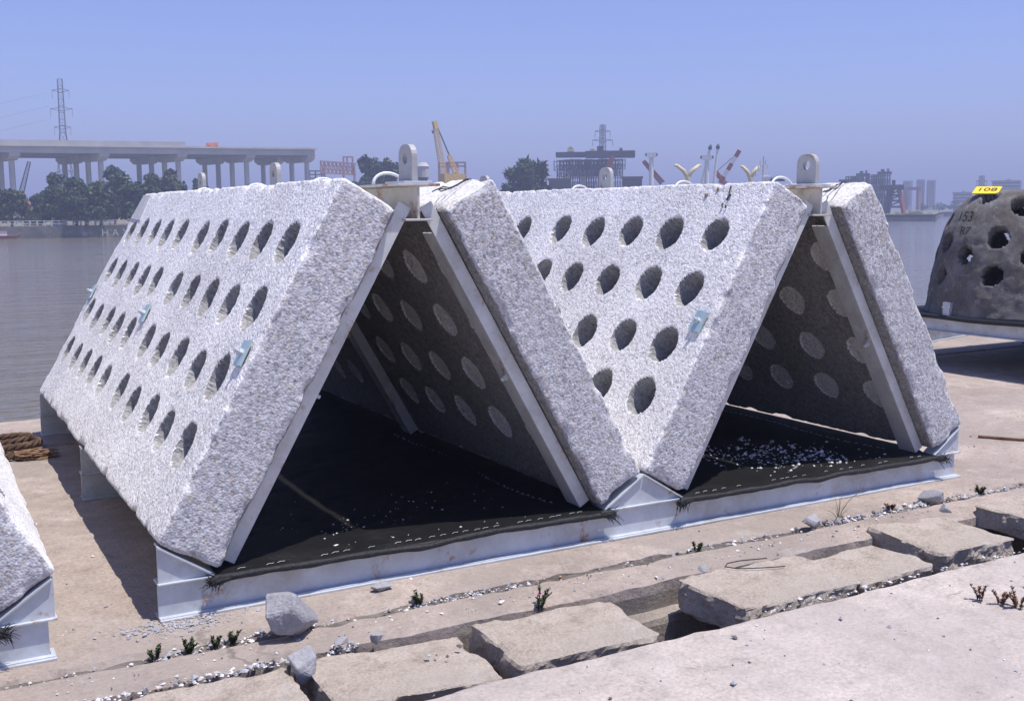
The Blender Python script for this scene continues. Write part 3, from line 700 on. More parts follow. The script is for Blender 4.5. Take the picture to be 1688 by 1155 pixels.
# ------------------------------------------------------------------ weeds, grass, rope, rod, wire
def weed(x, y, h, n, seed, label, z=-.02, flower=False, dry=False):
    g = random.Random(seed); t = empty('weed', (x, y, z))
    st = MB(); lf = MB()
    for k in range(n):
        a = g.uniform(0, 6.28); lean = g.uniform(.2, .9); H = h*g.uniform(.6, 1.0)
        pts = [Vector((math.cos(a)*lean*H*s*s*.8 + math.cos(a)*.012, math.sin(a)*lean*H*s*s*.8 + math.sin(a)*.012, H*s)) for s in (0, .25, .5, .75, 1)]
        st.tube(pts, [.0030, .0028, .0025, .002, .0012], 5)
        for i in range(60):
            s = g.uniform(.10, 1.0); j = min(3, int(s*4)); c = pts[j].lerp(pts[j+1], s*4-j)
            b = g.uniform(0, 6.28); d = Vector((math.cos(b), math.sin(b), g.uniform(.3, 1.3))).normalized(); L_ = g.uniform(.008, .018)
            e = d.cross(Vector((0, 0, 1))).normalized()*L_*.28
            lf.add([c, c+d*L_*.5+e, c+d*L_, c+d*L_*.5-e], [(0, 1, 2, 3)])
    st.build('stem', M_weed if not dry else M_rust, t); lf.build('foliage', M_weed if not dry else M_rust, t)
    if flower:
        f = MB()
        for k in range(6):
            a = k*1.05; f.add([(0, 0, h*.62), (math.cos(a)*.006, math.sin(a)*.006, h*.64), (math.cos(a+.5)*.008, math.sin(a+.5)*.008, h*.63), (math.cos(a+1)*.006, math.sin(a+1)*.006, h*.64)], [(0, 1, 2, 3)])
        f.build('flower', M_flower, t)
    return tag(t, label, 'weed', 'weeds in the joints')
weed(-.085, -.325, .05, 4, 1, 'leftmost dark weed sprouting from the joint before the front beam corner')
weed(.035, -.330, .055, 6, 2, 'bushy dark weed with a tiny pink flower, second from left in the joint', flower=True)
weed(.135, -.335, .05, 4, 3, 'thin dark weed in the joint between the flowering weed and the big stone')
weed(.205, -.325, .055, 6, 4, 'dark weed closest to the left of the big stone')
weed(1.015, -.300, .055, 6, 5, 'small green weed growing among white chips right of the big stone')
weed(1.425, -.615, .105, 5, 6, 'branching weed with pink buds on the kerb above the thick cover block', -.015, True)
weed(2.50, -.315, .05, 3, 7, 'tiny weed among chips behind the tilted cover block')
weed(3.86, -.290, .05, 7, 8, 'reddish brown weed clump in the joint near the right beam end', dry=True)
weed(4.62, -.285, .05, 8, 9, 'weed clump in the joint beyond the right end of the beam')
weed(3.075, -1.490, .085, 3, 10, 'leftmost of three dry weeds on the front slab at right', 0, dry=True)
weed(3.105, -1.565, .06, 4, 11, 'middle of three dry weeds on the front slab at right', 0, dry=True)
weed(3.130, -1.630, .08, 4, 12, 'rightmost of three dry weeds on the front slab at right', 0, dry=True)
gt = empty('grass_tuft', (3.43, -.335, -.02)); g = random.Random(4)
for k in range(11):
    a = g.uniform(0, 6.28); H = g.uniform(.10, .28); ln = g.uniform(.15, .8); b = MB(); pts = []
    for s in np.linspace(0, 1, 7): pts.append(Vector((math.cos(a)*ln*H*s*s, math.sin(a)*ln*H*s*s, H*(s-.25*ln*s*s*s))))
    b.tube(pts, [.0026, .0026, .0024, .002, .0016, .0011, .0004], 4); b.build('blade', M_grass, gt)
tag(gt, 'tall dry grass tuft growing in the joint before the right bay', 'grass')
wb = MB(); wb.tube([(2.62, -.68, .03), (2.48, -.655, .034), (2.40, -.66, .036), (2.36, -.69, .036), (2.40, -.735, .033), (2.50, -.77, .030), (2.62, -.80, .026)], .0028, 5)
tag(wb.build('bent_wire', M_wire), 'thin black bent wire lying on the tilted cover block', 'wire')
def rope_path(pts, rad, name, parent, mat, pitch=.16):
    P = [Vector(p) for p in pts]; fine = []
    for i in range(len(P)-1):
        p0, p1, p2, p3 = P[max(i-1, 0)], P[i], P[i+1], P[min(i+2, len(P)-1)]
        for t in np.linspace(0, 1, 10, endpoint=False):
            fine.append(.5*((2*p1)+(p2-p0)*t+(2*p0-5*p1+4*p2-p3)*t*t+(3*p1-p0-3*p2+p3)*t**3))
    fine.append(P[-1]); b = MB(); s = 0; up = Vector((0, 0, 1))
    for k in range(3):
        q = []; s = 0
        for i, c in enumerate(fine):
            d = (fine[min(i+1, len(fine)-1)]-fine[max(i-1, 0)]).normalized(); a = d.cross(up).normalized(); e = a.cross(d)
            if i: s += (c-fine[i-1]).length
            th = 2*math.pi*(s/pitch + k/3); q.append(c + (a*math.cos(th)+e*math.sin(th))*rad*.52)
        b.tube(q, rad*.56, 7)
    return b.build(name, mat, parent, smooth=True)
rp = empty('mooring_rope', (-.5, 3.9, 0))
rope_path([(-1.6, .25, .03), (-.6, .28, .03), (.05, .20, .03), (.34, .12, .035), (.44, .02, .04), (.36, -.10, .04), (.0, -.14, .035), (-.6, -.20, .03), (-1.6, -.25, .03)], .028, 'rope_loop', rp, M_rope)
rope_path([(-1.2, .10, .03), (-.2, .08, .05), (.22, .10, .075), (.38, .02, .08), (.30, -.06, .07), (-.1, -.08, .05)], .026, 'rope_strand', rp, M_rope)
tag(rp, 'thick brown twisted rope folded in a loop beside the rear left base', 'rope')
rp2 = empty('rope_end', (-.35, 3.50, 0))
rope_path([(-1.3, -.06, .03), (-.4, .0, .03), (.14, .01, .03)], .026, 'rope_strand', rp2, M_rope)
fb = MB(); g = random.Random(9)
for k in range(60):
    y0 = g.uniform(-.03, .03); z0 = g.uniform(.005, .05); p = [Vector((.10, y0, z0+.01))]
    for s in range(5): p.append(p[-1]+Vector((g.uniform(.02, .07), g.uniform(-.022, .022), g.uniform(-.014, .012)))); p[-1].z = max(.004, p[-1].z)
    fb.tube(p, .0035, 4)
f_ = fb.build('frayed_tip', M_fray, rp2); f_['kind'] = 'stuff'
tag(rp2, 'short brown rope end with frayed fibres in front of the rope loop', 'rope')
rd = MB(); rd.tube([(5.86, .70, .011), (6.05, .44, .011)], .010, 8)
tag(rd.build('rusty_rod', M_rust), 'short rusty steel rod lying on the sunlit quay at right', 'rod')

# ------------------------------------------------------------------ reef ball on its raised frame
BC = Vector((9.35, 2.95, .545))
def ball():
    root = empty('reef_ball', BC)
    H = 1.27; RB = .93
    prof = [(1.00, 0), (.985, .06), (.97, .15), (.945, .30), (.90, .50), (.82, .70), (.72, .84), (.60, .93), (.47, .98), (.33, 1.0), (.10, 1.0)]
    zs = np.array([p[1] for p in prof]); rs = np.array([p[0] for p in prof])
    arc = np.concatenate([[0], np.cumsum(np.hypot(np.diff(rs)*RB, np.diff(zs)*H))]); na = 90; nv = 300
    s = np.linspace(0, arc[-1], na); r = np.interp(s, arc, rs)*RB; z = np.interp(s, arc, zs)*H
    def smth(a):
        a = a.copy()
        for _ in range(10): a[1:-1] = (a[:-2]+2*a[1:-1]+a[2:])/4
        return a
    r, z = smth(r), smth(z)
    th = np.linspace(0, 2*math.pi, nv, endpoint=False)
    Rg, Tg = np.meshgrid(r, th, indexing='ij'); Zg, _ = np.meshgrid(z, th, indexing='ij')
    V = np.stack([Rg*np.cos(Tg), Rg*np.sin(Tg), Zg], 2).reshape(-1, 3)
    i, j = np.meshgrid(np.arange(na-1), np.arange(nv), indexing='ij'); i = i.ravel(); j = j.ravel()
    F = np.stack([i*nv+j, i*nv+(j+1) % nv, (i+1)*nv+(j+1) % nv, (i+1)*nv+j], 1)
    C_ = V[F].mean(1); keep = np.ones(len(F), bool)
    toc = math.atan2(CAM.y-BC.y, CAM.x-BC.x)       # bearing from the ball to the front of the quay
    holes = []
    def H_(da, zz, rad): holes.append((toc+da, zz, rad))
    # positive bearing offsets lie towards the right of the picture
    for da, zz, rad in ((-.31, .42, .105), (-1.05, .41, .10), (.55, .42, .11), (1.3, .40, .1), (-1.7, .45, .1), (-.30, .80, .115), (-1.08, .74, .095), (.42, .80, .12), (1.2, .78, .11),
                        (-1.45, .62, .08), (-.68, .62, .085), (.08, .60, .09), (-1.35, .95, .09), (-.72, 1.20, .11), (-.02, 1.12, .14), (.75, 1.16, .13), (2.1, .45, .11), (2.9, .42, .11), (2.5, .85, .12), (3.3, .85, .12), (1.9, 1.15, .13), (2.9, 1.18, .13), (3.7, 1.15, .12), (-2.4, .5, .1), (-2.1, .95, .11)):
        H_(da, zz, rad)
    for a, zz, rad in holes:
        k = np.argmin(np.abs(z-zz)); c = np.array([r[k]*math.cos(a), r[k]*math.sin(a), z[k]])
        d = np.linalg.norm(C_-c, axis=1) + .02*vnoise(C_, 9, int(abs(a*50))+int(zz*100))
        keep &= d > rad
    V2 = V + (V/np.linalg.norm(V, axis=1, keepdims=True))*(.009*vnoise(V, 5, 3) + .006*vnoise(V, 15, 4) + .003*vnoise(V, 40, 5))[:, None]
    o = link_mesh('shell', np_mesh('shell', V2, F[keep], None, True), M_ball, root)
    sd = o.modifiers.new('thickness', 'SOLIDIFY'); sd.thickness = .13; sd.offset = -1
    return root, toc, r, z
bl, TOC, br, bz = ball()
tag(bl, 'dark grey dome-shaped reef ball with round openings and a yellow number board', 'reef ball')
def text_mesh(txt, size, depth=.0):
    cu = bpy.data.curves.new('t', 'FONT'); cu.body = txt; cu.size = size; cu.extrude = depth; cu.align_x = 'CENTER'; cu.align_y = 'CENTER'
    o = bpy.data.objects.new('t', cu); col.objects.link(o); dg = bpy.context.evaluated_depsgraph_get(); dg.update()
    me = bpy.data.meshes.new_from_object(o.evaluated_get(dg)); bpy.data.objects.remove(o); bpy.data.curves.remove(cu); return me
def frame_at(p, nrm, upish):
    z = Vector(nrm).normalized(); x = Vector(upish).cross(z).normalized(); y = z.cross(x)
    M = Matrix((x, y, z)).transposed().to_4x4(); M.translation = Vector(p); return M
# the yellow board rests on the upper left shoulder
sn = empty('number_board'); 
bp = Vector((8.98, 3.13, 1.815)); Mx = frame_at(bp, Vector((-.30, -.16, .94)), Vector((.75, .35, .5)))
sn.matrix_world = Mx
b = MB(); b.box((-.125, -.105, -.006), (.125, .105, .006)); b.build('board', M_yel, sn, bevel=.002)
tm = text_mesh('108', .135); t_ = link_mesh('number', tm, M_ink, sn); t_.location = (0, 0, .009)
tag(sn, 'yellow board with black number 108 lying on the dome of the reef ball', 'sign')
def on_ball(da, zz, txt, size, name):
    k = int(np.argmin(np.abs(bz-zz))); a = TOC+da; nr = Vector((math.cos(a), math.sin(a), .35 if zz > .8 else .12))
    p = Vector((br[k]*math.cos(a), br[k]*math.sin(a), bz[k])) + nr.normalized()*.028
    o = link_mesh(name, text_mesh(txt, size), M_ink, bl); o.matrix_local = frame_at(p, nr, (0, 0, 1)); return o
on_ball(-.83, .99, '153', .15, 'painted_number'); on_ball(-.74, .84, 'R7', .12, 'painted_letters')
fr = empty('raised_steel_frame', (8.42, 1.8, .38))
for x in (0, .95, 1.9, 2.8):
    b = MB(); b.box((x-.01, 0, 0), (x+.09, 2.35, .01)); b.box((x+.03, 0, .01), (x+.04, 2.35, .146)); b.box((x-.01, 0, .146), (x+.09, 2.35, .156)); b.build('side_beam', M_galv, fr, bevel=.002)
for y in (.02, 2.27):
    b = MB(); b.box((.04, y, .012), (2.88, y+.01, .144)); b.build('cross_beam', M_galv, fr)
b = MB(); b.tube([(-.035, y, .155+.006*math.sin(y*5)) for y in np.linspace(0, 2.36, 30)], .024, 9); b.build('hem', M_hem, fr, smooth=True)
b = MB(); b.box((0.0, .02, .157), (2.9, 2.33, .161)); b.build('floor_mesh', M_net, fr)
b = MB(); b.box((-.01, 1.26, .16), (.045, 1.268, .31)); b.box((-.01, 1.268, .16), (-.003, 1.33, .31)); b.box((-.04, 1.25, .255), (.03, 1.34, .263)); b.build('angle_cleat', M_galv, fr)
b = MB(); b.box((-.02, 1.26, .16), (-.012, 1.34, .31)); b.build('stop_plate', M_galv, fr)
tag(fr, 'galvanised steel base frame raised above the quay under the reef ball', 'steel frame')
for (x0, y0, x1, y1, lb) in ((8.40, 1.82, 8.80, 2.06, 'front left'), (8.40, 3.90, 8.78, 4.12, 'rear left'), (11.0, 1.82, 11.3, 4.1, 'far right')):
    b = MB(); b.box((x0, y0, 0), (x1, y1, .19)); b.box((x0+.015, y0+.015, .1905), (x1-.015, y1-.015, .379))
    tag(b.build('timber_bearer', plain('dark_timber', (.12, .09, .07), .9, 0, .3, 6)), 'dark timber bearer under the raised frame at its %s corner' % lb, 'timber', 'bearers under the ball frame')

# ------------------------------------------------------------------ background: far shore
M_bconc = plain('viaduct_concrete', (.50, .48, .46), .9, 0, .12, .3)
M_bdark = plain('soffit_shade_grey', (.30, .29, .28), .9, 0, .12, .3)  # darker copy of viaduct concrete; deck underside's shade is put into the colour
M_steel = plain('dark_steel', (.07, .075, .085), .8, 0, .2)
M_red = plain('red_lead_steel', (.32, .10, .07), .8, 0, .2); M_pink = plain('faded_red_steel', (.36, .22, .22), .8, 0, .2)
M_wht = plain('white_paint', (.78, .78, .76), .6, 0, .06); M_cream = plain('cream_paint', (.72, .62, .36), .6, 0, .1)
M_ylw = plain('yellow_paint', (.62, .42, .10), .6, 0, .15)
M_leaf = [plain('leaf_dark', (.030, .058, .030), .8, 0, .45, .8), plain('leaf_mid', (.045, .080, .030), .8, 0, .4, .8), plain('leaf_light', (.115, .130, .050), .8, 0, .35, .8)]
M_trunk = plain('bark', (.10, .08, .06), .95, 0, .3)
M_roof = plain('roof_tile', (.34, .15, .10), .9, 0, .2); M_roofd = plain('dark_roof', (.10, .085, .085), .9, 0, .2)
M_hazeb = plain('pale_building', (.50, .50, .50), .9, 0, .1, .1); M_glass = plain('dark_window', (.06, .07, .09), .3, 0, .2)
M_orange = plain('orange_paint', (.70, .22, .06), .7, 0, .1)

# viaduct under construction: twin decks, rows of four columns under two caps
BO = base(0, 232); TV = Vector((math.sin(R(-13)), math.cos(R(-13)), 0)); LV = Vector((math.sin(R(82)), math.cos(R(82)), 0))
def bpt(t, k, z): return BO + LV*t + TV*k + Vector((0, 0, z*(1+.00115*t)))       # the deck climbs gently to the right
def t_at(u):
    d = ray(u, 346); a = BO + TV*2.5 - CAM       # where the sight line over u crosses the near column row
    return (a.x*d.y - a.y*d.x)/(LV.y*d.x - LV.x*d.y)
def bbox(mb_, t0, t1, k0, k1, z0, z1):
    vs_ = [bpt(t, k, z) for t in (t0, t1) for k in (k0, k1) for z in (z0, z1)]
    mb_.add(vs_, [(0, 1, 3, 2), (4, 6, 7, 5), (0, 4, 5, 1), (2, 3, 7, 6), (0, 2, 6, 4), (1, 5, 7, 3)])
va = empty('viaduct', BO)
def vpart(mbx, name, mat, par=va):
    o = mbx.build(name, mat, None); o.parent = par; o.matrix_parent_inverse = Matrix.Translation(-BO); return o
ZD = 14.75
for k0 in (0, 13.2):
    m_ = MB(); bbox(m_, -70, t_at(514), k0-.6, k0+12, ZD-.35, ZD); vpart(m_, 'deck', M_bconc)
    for g_ in range(5):
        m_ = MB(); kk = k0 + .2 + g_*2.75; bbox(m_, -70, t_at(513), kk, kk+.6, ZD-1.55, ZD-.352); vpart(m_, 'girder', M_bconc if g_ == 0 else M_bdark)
    m_ = MB(); bbox(m_, -70, t_at(300), k0-.55, k0-.25, ZD+.002, ZD+.85); vpart(m_, 'parapet', M_bconc)
for t in (-45, -29, -13) + tuple(t_at(u) for u in (24, 170, 297, 409, 508)):
    for k0 in (0.3, 13.5):
        m_ = MB()
        vs_ = [bpt(t+s_*1.0, k0+a, z) for s_ in (-1, 1) for a, z in ((0, ZD-1.56), (11.2, ZD-1.56), (11.2, ZD-2.1), (9.2, ZD-2.9), (2.0, ZD-2.9), (0, ZD-2.1))]
        m_.add(vs_, [tuple(range(6)), tuple(range(11, 5, -1))] + [(i, (i+1) % 6, 6+(i+1) % 6, 6+i) for i in range(6)]); vpart(m_, 'pier_cap', M_bconc)
        for kk in (2.2, 8.8):
            m_ = MB(); m_.tube([bpt(t, k0+kk, 0), bpt(t, k0+kk, ZD-2.9)], .55, 14); vpart(m_, 'column', M_bconc)
tag(va, 'long concrete viaduct on paired columns across the river, left, ending in mid-air', 'bridge')
p = bpt(t_at(362), 5, ZD); q = empty('tipper_truck', p); q.scale = (.6, .6, .6)
m_ = MB(); m_.box((-1.7, -1.0, .5), (.9, 1.0, 1.7)); m_.build('body', M_orange, q); m_ = MB(); m_.box((1.0, -.95, .4), (2.2, .95, 1.9)); m_.build('cab', M_orange, q)
for x in (-1.1, 1.5):
    for y in (-.9, .9): m_ = MB(); m_.tube([(x, y-.12, .4), (x, y+.12, .4)], .4, 12); m_.build('wheel', M_ink, q)
tag(q, 'orange truck standing on the viaduct deck', 'truck')

def lattice(mb_, a0, b0, w0, w1, n, bw, flat=None):
    """square lattice mast from a0 to b0"""
    a, b = Vector(a0), Vector(b0); d = (b-a).normalized(); r = Vector((0, 0, 1)) if abs(d.z) < .9 else Vector((1, 0, 0))
    p = d.cross(r).normalized(); q = d.cross(p); L = []
    for i in range(n+1):
        c = a.lerp(b, i/n); w_ = (w0+(w1-w0)*i/n)/2; L.append([c+p*w_*sx+q*w_*sy for sx, sy in ((-1, -1), (1, -1), (1, 1), (-1, 1))])
    for i in range(n):
        for k in range(4):
            mb_.bar(L[i][k], L[i+1][k], bw); mb_.bar(L[i][k], L[i+1][(k+1) % 4], bw*.6); mb_.bar(L[i+1][k], L[i+1][(k+1) % 4], bw*.6)
def pylon(u, vtop, D, wbase, arms, label, bw=.28):
    o = base(u, D); ht = spot(u, vtop, D).z; t = empty('power_pylon', o)
    m_ = MB(); lattice(m_, (0, 0, 0), (0, 0, ht*.62), wbase, wbase*.26, 9, bw); lattice(m_, (0, 0, ht*.62), (0, 0, ht), wbase*.26, wbase*.20, 8, bw*.8); m_.build('mast', M_steel, t)
    for zf, al in arms:
        m_ = MB(); z = ht*zf
        for s_ in (-1, 1):
            m_.bar((0, 0, z+.5), (s_*al*.9, -s_*al*.35, z), bw*.8); m_.bar((0, 0, z-.6), (s_*al*.9, -s_*al*.35, z), bw*.8)
            m_.bar((s_*al*.9, -s_*al*.35, z), (s_*al*.9, -s_*al*.35, z-2.2), bw*.5)
        m_.build('cross_arm', M_steel, t)
    tag(t, label, 'pylon', 'power pylons'); return t
pylon(111, 131, 330, 5.8, ((.66, 2.2), (.79, 3.0), (.92, 2.3)), 'tall lattice power pylon rising behind the viaduct at left', .15)
pylon(993, 206, 420, 7, ((.70, 5), (.83, 4), (.93, 3)), 'distant lattice pylon behind the scaffolded bridge pier')
pylon(1616, 290, 620, 8, ((.7, 3), (.85, 3)), 'very faint pylon left of the pale office block', .4)
# power lines from the pylon
c0 = base(111, 330)
for k, (z, dx) in enumerate(((spot(111, 148, 330).z, 0), (spot(111, 170, 330).z, 0), (spot(111, 191, 330).z, 0))):
    a = Vector((c0.x-3, c0.y, z-1)); b_ = Vector((c0.x-190, c0.y-70, z-6)); m_ = MB()
    pts = [a.lerp(b_, s)+Vector((0, 0, -14*4*s*(1-s))) for s in np.linspace(0, 1, 14)]; m_.tube(pts, .022, 4)
    tag(m_.build('power_line', M_steel), '%s power line sagging left from the tall pylon' % ('topmost', 'middle', 'lowest')[k], 'cable', 'power lines')

def tree(u, vtop, D, wpx, label, mix=(.6, .35, .05), seed=0, zb=0.0, vbase=None, n=1500, spiky=False, group='trees on the far shore'):
    o = base(u, D, zb); ht = spot(u, vtop, D).z-zb; wd = wpx/FPX*D; g = np.random.default_rng(100+seed)
    t = empty('broadleaf_tree', o)
    m_ = MB(); m_.tube([(0, 0, 0), (.1*wd*.2, 0, ht*.3), (0, .1, ht*.62)], [ht*.035, ht*.026, ht*.012], 7)
    lobes = []
    nl = 9 if not spiky else 13
    for i in range(nl):
        a = g.uniform(0, 6.28); rr = g.uniform(.12, .36)*wd; zz = ht*g.uniform(.20, .80)
        lobes.append((np.array([math.cos(a)*rr, math.sin(a)*rr*.7, zz]), np.array([wd*g.uniform(.15, .24), wd*g.uniform(.15, .22), ht*g.uniform(.11, .19)])))
        m_.tube([(0, 0, ht*.25), (math.cos(a)*rr*.5, math.sin(a)*rr*.35, (ht*.3+zz)/2), (math.cos(a)*rr, math.sin(a)*rr*.7, zz)], [ht*.014, ht*.010, ht*.004], 5)
    lobes.append((np.array([0, 0, ht*.86]), np.array([wd*.17, wd*.17, ht*.13]))); lobes.append((np.array([wd*.33, 0, ht*.42]), np.array([wd*.17, wd*.15, ht*.14]))); lobes.append((np.array([-wd*.33, 0, ht*.42]), np.array([wd*.18, wd*.16, ht*.17]))); lobes.append((np.array([0, -wd*.1, ht*.26]), np.array([wd*.36, wd*.2, ht*.17])))
    m_.build('trunk', M_trunk, t)
    n = int(n*1.7)
    k = g.integers(0, len(lobes), n); dirs = g.normal(size=(n, 3)); dirs /= np.linalg.norm(dirs, axis=1, keepdims=True)
    rad = g.uniform(.35, 1.06, n)**.6
    C_ = np.stack([lobes[i][0] for i in k]) + dirs*np.stack([lobes[i][1] for i in k])*rad[:, None]
    C_[:, 2] = np.maximum(C_[:, 2], ht*.10)
    s_ = g.uniform(.5, 1.4, n)*ht*.042
    nn = dirs*.5+g.normal(size=(n, 3))*.7+[0, 0, .5]; nn /= np.linalg.norm(nn, axis=1, keepdims=True)
    a_ = np.cross(nn, g.normal(size=(n, 3))); a_ /= np.linalg.norm(a_, axis=1, keepdims=True); b_ = np.cross(nn, a_)
    if spiky: a_ = a_*1.7; b_ = b_*.6
    V = np.stack([C_-a_*s_[:, None], C_+b_*s_[:, None]*.7, C_+a_*s_[:, None], C_-b_*s_[:, None]*.7], 1).reshape(-1, 3)
    mi = g.choice(3, n, p=mix); lob_l = g.random(len(lobes)) < .3
    mi = np.where(lob_l[k] & (mi < 2), mi+ (g.random(n) < .5), mi); mi = np.clip(mi, 0, 2)
    link_mesh('crown', np_mesh('crown', V, np.arange(4*n).reshape(n, 4), mi), M_leaf, t)
    return tag(t, label, 'tree', group)
# left bank
tree(140, 306, 154, 110, 'spreading low tree hiding the foot of the left bank trees', (.7, .28, .02), 40, n=2600)
tree(60, 322, 160, 50, 'rounded dark tree behind the orange roof at left', (.7, .3, 0), 41)
tree(18, 310, 156, 66, 'pale green tree on the far bank at the extreme left', (.2, .4, .4), 1)
tree(-25, 305, 164, 80, 'dark tree on the far bank cut by the left picture edge', (.7, .3, 0), 2)
tree(48, 346, 153, 34, 'low dark bush on the bank left of the white house', (.6, .4, 0), 3, n=700)
tree(95, 284, 168, 78, 'layered tree left of the tallest tree on the far bank', (.6, .35, .05), 4)
tree(125, 292, 158, 96, 'broad dark tree right behind the white house', (.7, .28, .02), 5, n=2200)
tree(190, 272, 172, 78, 'tallest tree on the left bank, below the second row of piers', (.65, .3, .05), 6)
tree(165, 298, 157, 100, 'bushy dark tree overhanging the river wall left of the module', (.75, .25, 0), 7, n=2200)
tree(225, 298, 158, 86, 'dark tree half hidden by the top corner of the left panel', (.75, .25, 0), 8, n=1800)
tree(252, 285, 170, 80, 'mid green tree just above the top edge of the left panel', (.4, .5, .1), 9)
tree(283, 279, 176, 56, 'green tree with open crown behind the rearmost lifting lug', (.4, .5, .1), 10)
tree(330, 292, 172, 60, 'low green tree right of the rearmost lifting lug', (.5, .45, .05), 11)
tree(603, 256, 205, 54, 'dark tree left of the front lifting lug, beyond the river', (.75, .25, 0), 12, n=1500)
tree(640, 260, 205, 52, 'dark tree touching the front lifting lug from behind', (.75, .25, 0), 13, n=1300)
tree(868, 260, 190, 92, 'lone dark feathery tree behind the second panel, centre', (.8, .2, 0), 14, n=2200, spiky=True)
for i, (u, v, w_) in enumerate(((1520, 334, 26), (1548, 333, 26), (1572, 330, 34), (1592, 333, 24))):
    tree(u, v, 405, w_, 'hazy %s tree of the row along the far right bank' % ('first', 'second', 'third', 'fourth')[i], (.8, .2, 0), 20+i, n=500)
for i, (u, v, w_) in enumerate(((1478, 349, 30), (1500, 346, 26), (1515, 347, 24), (1532, 350, 22))):
    tree(u, v, 268+i, w_, 'green %s bush on the low spit of land at right' % ('first', 'second', 'third', 'last')[i], (.2, .5, .3), 30+i, zb=-.6, n=500, group='bushes on the spit')
# houses and things on the left bank
def house(u0, u1, v_eave, v_ridge, D, wall, roof, label, zb=0.0):
    a, b = base(u0, D, zb), base(u1, D, zb); L = (b-a).length; ang = math.atan2(b.y-a.y, b.x-a.x)
    t = empty('house', a, ang); he = spot(u0, v_eave, D).z-zb; hr_ = spot(u0, v_ridge, D).z-zb; dp = 5.0
    m_ = MB(); m_.box((0, 0, 0), (L, dp, he)); m_.build('wall', wall, t)
    m_ = MB(); m_.add([(-.4, -.5, he), (L+.4, -.5, he), (L+.4, dp+.5, he), (-.4, dp+.5, he), (-.4, dp/2, hr_), (L+.4, dp/2, hr_)], [(0, 1, 5, 4), (2, 3, 4, 5), (0, 4, 3), (1, 2, 5), (3, 2, 1, 0)]); m_.build('roof', roof, t)
    for x in np.arange(L*.18, L*.9, max(1.6, L*.3)):
        m_ = MB(); m_.box((x, -.06, he*.35), (x+.9, -.001, he*.8)); m_.build('window', M_glass, t)
    return tag(t, label, 'house', 'houses on the far bank')
house(84, 110, 357, 345, 156, M_wht, M_roofd, 'white house with dark roof on the far bank')
house(50, 68, 343, 330, 170, M_roofd, M_roof, 'house with orange tiled roof among trees at left')
house(192, 215, 315, 303, 184, M_cream, M_roof, 'reddish roofed house peeping over the trees')
rc_ = MB(); a = spot(27, 350, 235); b_ = spot(48, 267, 235); lattice(rc_, a, b_, 1.1, .5, 12, .13)
tag(rc_.build('crane_boom', M_steel), 'dark slanting crane boom under the viaduct at the far left', 'crane')
rail = empty('railing', base(0, 151.2))
o0 = base(0, 151.2)
for i, u in enumerate(range(-60, 261, 12)):
    p = base(u, 151.3+u*.0125); m_ = MB(); m_.box((p.x-o0.x-.1, p.y-o0.y-.1, 0), (p.x-o0.x+.1, p.y-o0.y+.1, .75)); m_.build('post', M_hazeb, rail)
p0, p1 = base(-60, 151.3-.75)-o0, base(256, 151.3+3.2)-o0
for z in (.35, .7):
    m_ = MB(); m_.bar((p0.x, p0.y, z), (p1.x, p1.y, z), .07); m_.build('rail', M_hazeb, rail)
tag(rail, 'low railing along the top of the far river wall', 'railing')
lt = empty('wall_lettering', base(166, 151.9, -1.15)); pA, pB = base(166, 150), base(200, 150); lt.rotation_euler = (0, 0, math.atan2((pB-pA).y, (pB-pA).x))
for i, ch in enumerate('HAY'):
    me = text_mesh(ch, 1.25, .06); o = link_mesh('letter', me, M_bconc, lt); o.rotation_euler = (R(90), 0, 0); o.location = (.4+i*1.25, -1.25, .25)
tag(lt, 'white letters on the far river wall beside the rear panel edge', 'lettering')
bt = empty('red_boat', base(3, 146, -1.45)); bt.scale = (.62, .62, .62); m_ = MB()
m_.add([(-2.6, -.9, .15), (2.0, -.9, .15), (3.0, 0, .6), (2.0, .9, .15), (-2.6, .9, .15), (-2.6, -1.1, .75), (2.2, -1.1, .75), (3.4, 0, 1.0), (2.2, 1.1, .75), (-2.6, 1.1, .75)], [(4, 3, 2, 1, 0), (5, 6, 7, 8, 9), (0, 1, 6, 5), (1, 2, 7, 6), (2, 3, 8, 7), (3, 4, 9, 8), (4, 0, 5, 9)]); m_.build('hull', M_red, bt)
m_ = MB(); m_.box((-2.0, -.8, .76), (.6, .8, 1.7)); m_.build('cabin', M_wht, bt); m_ = MB(); m_.box((-2.3, -.95, 1.702), (.9, .95, 1.8)); m_.build('roof', M_red, bt)
tag(bt, 'small red-roofed boat moored at the wall, extreme left', 'boat')

# centre: truss works, cranes, falsework
def rig(u, D, zb=0.0): return base(u, D, zb)
ts = empty('truss_bridge_frame', rig(550, 262)); oB = rig(550, 262)
def L_(u, v, D, o): return spot(u, v, D)-o
m_ = MB(); A_, B_ = L_(528, 266, 262, oB), L_(586, 270, 268, oB); up_ = Vector((0, 0, -2.6))
m_.bar(A_, B_, .35); m_.bar(A_+up_, B_+up_, .35)
for i in range(9):
    a, b_ = A_.lerp(B_, i/9), A_.lerp(B_, (i+1)/9); m_.bar(a, b_+up_, .2); m_.bar(a+up_, b_, .2); m_.bar(a, a+up_, .2)
m_.build('truss', M_pink, ts)
for u in (533, 566, 584):
    q = L_(u, 272, 264, oB); m_ = MB(); m_.bar((q.x, q.y, -oB.z), q, .7 if u == 533 else .4); m_.build('leg', M_bconc if u == 533 else M_pink, ts)
m_ = MB()
for u in (566, 572, 581): q = L_(u, 258, 264, oB); m_.bar((q.x, q.y, q.z-4), q, .3)
a, b_ = L_(566, 259, 264, oB), L_(581, 259, 264, oB); m_.bar(a, b_, .3); m_.build('headframe', M_pink, ts)
tag(ts, 'faded red steel truss frame left of the dark tree pair', 'steel structure')
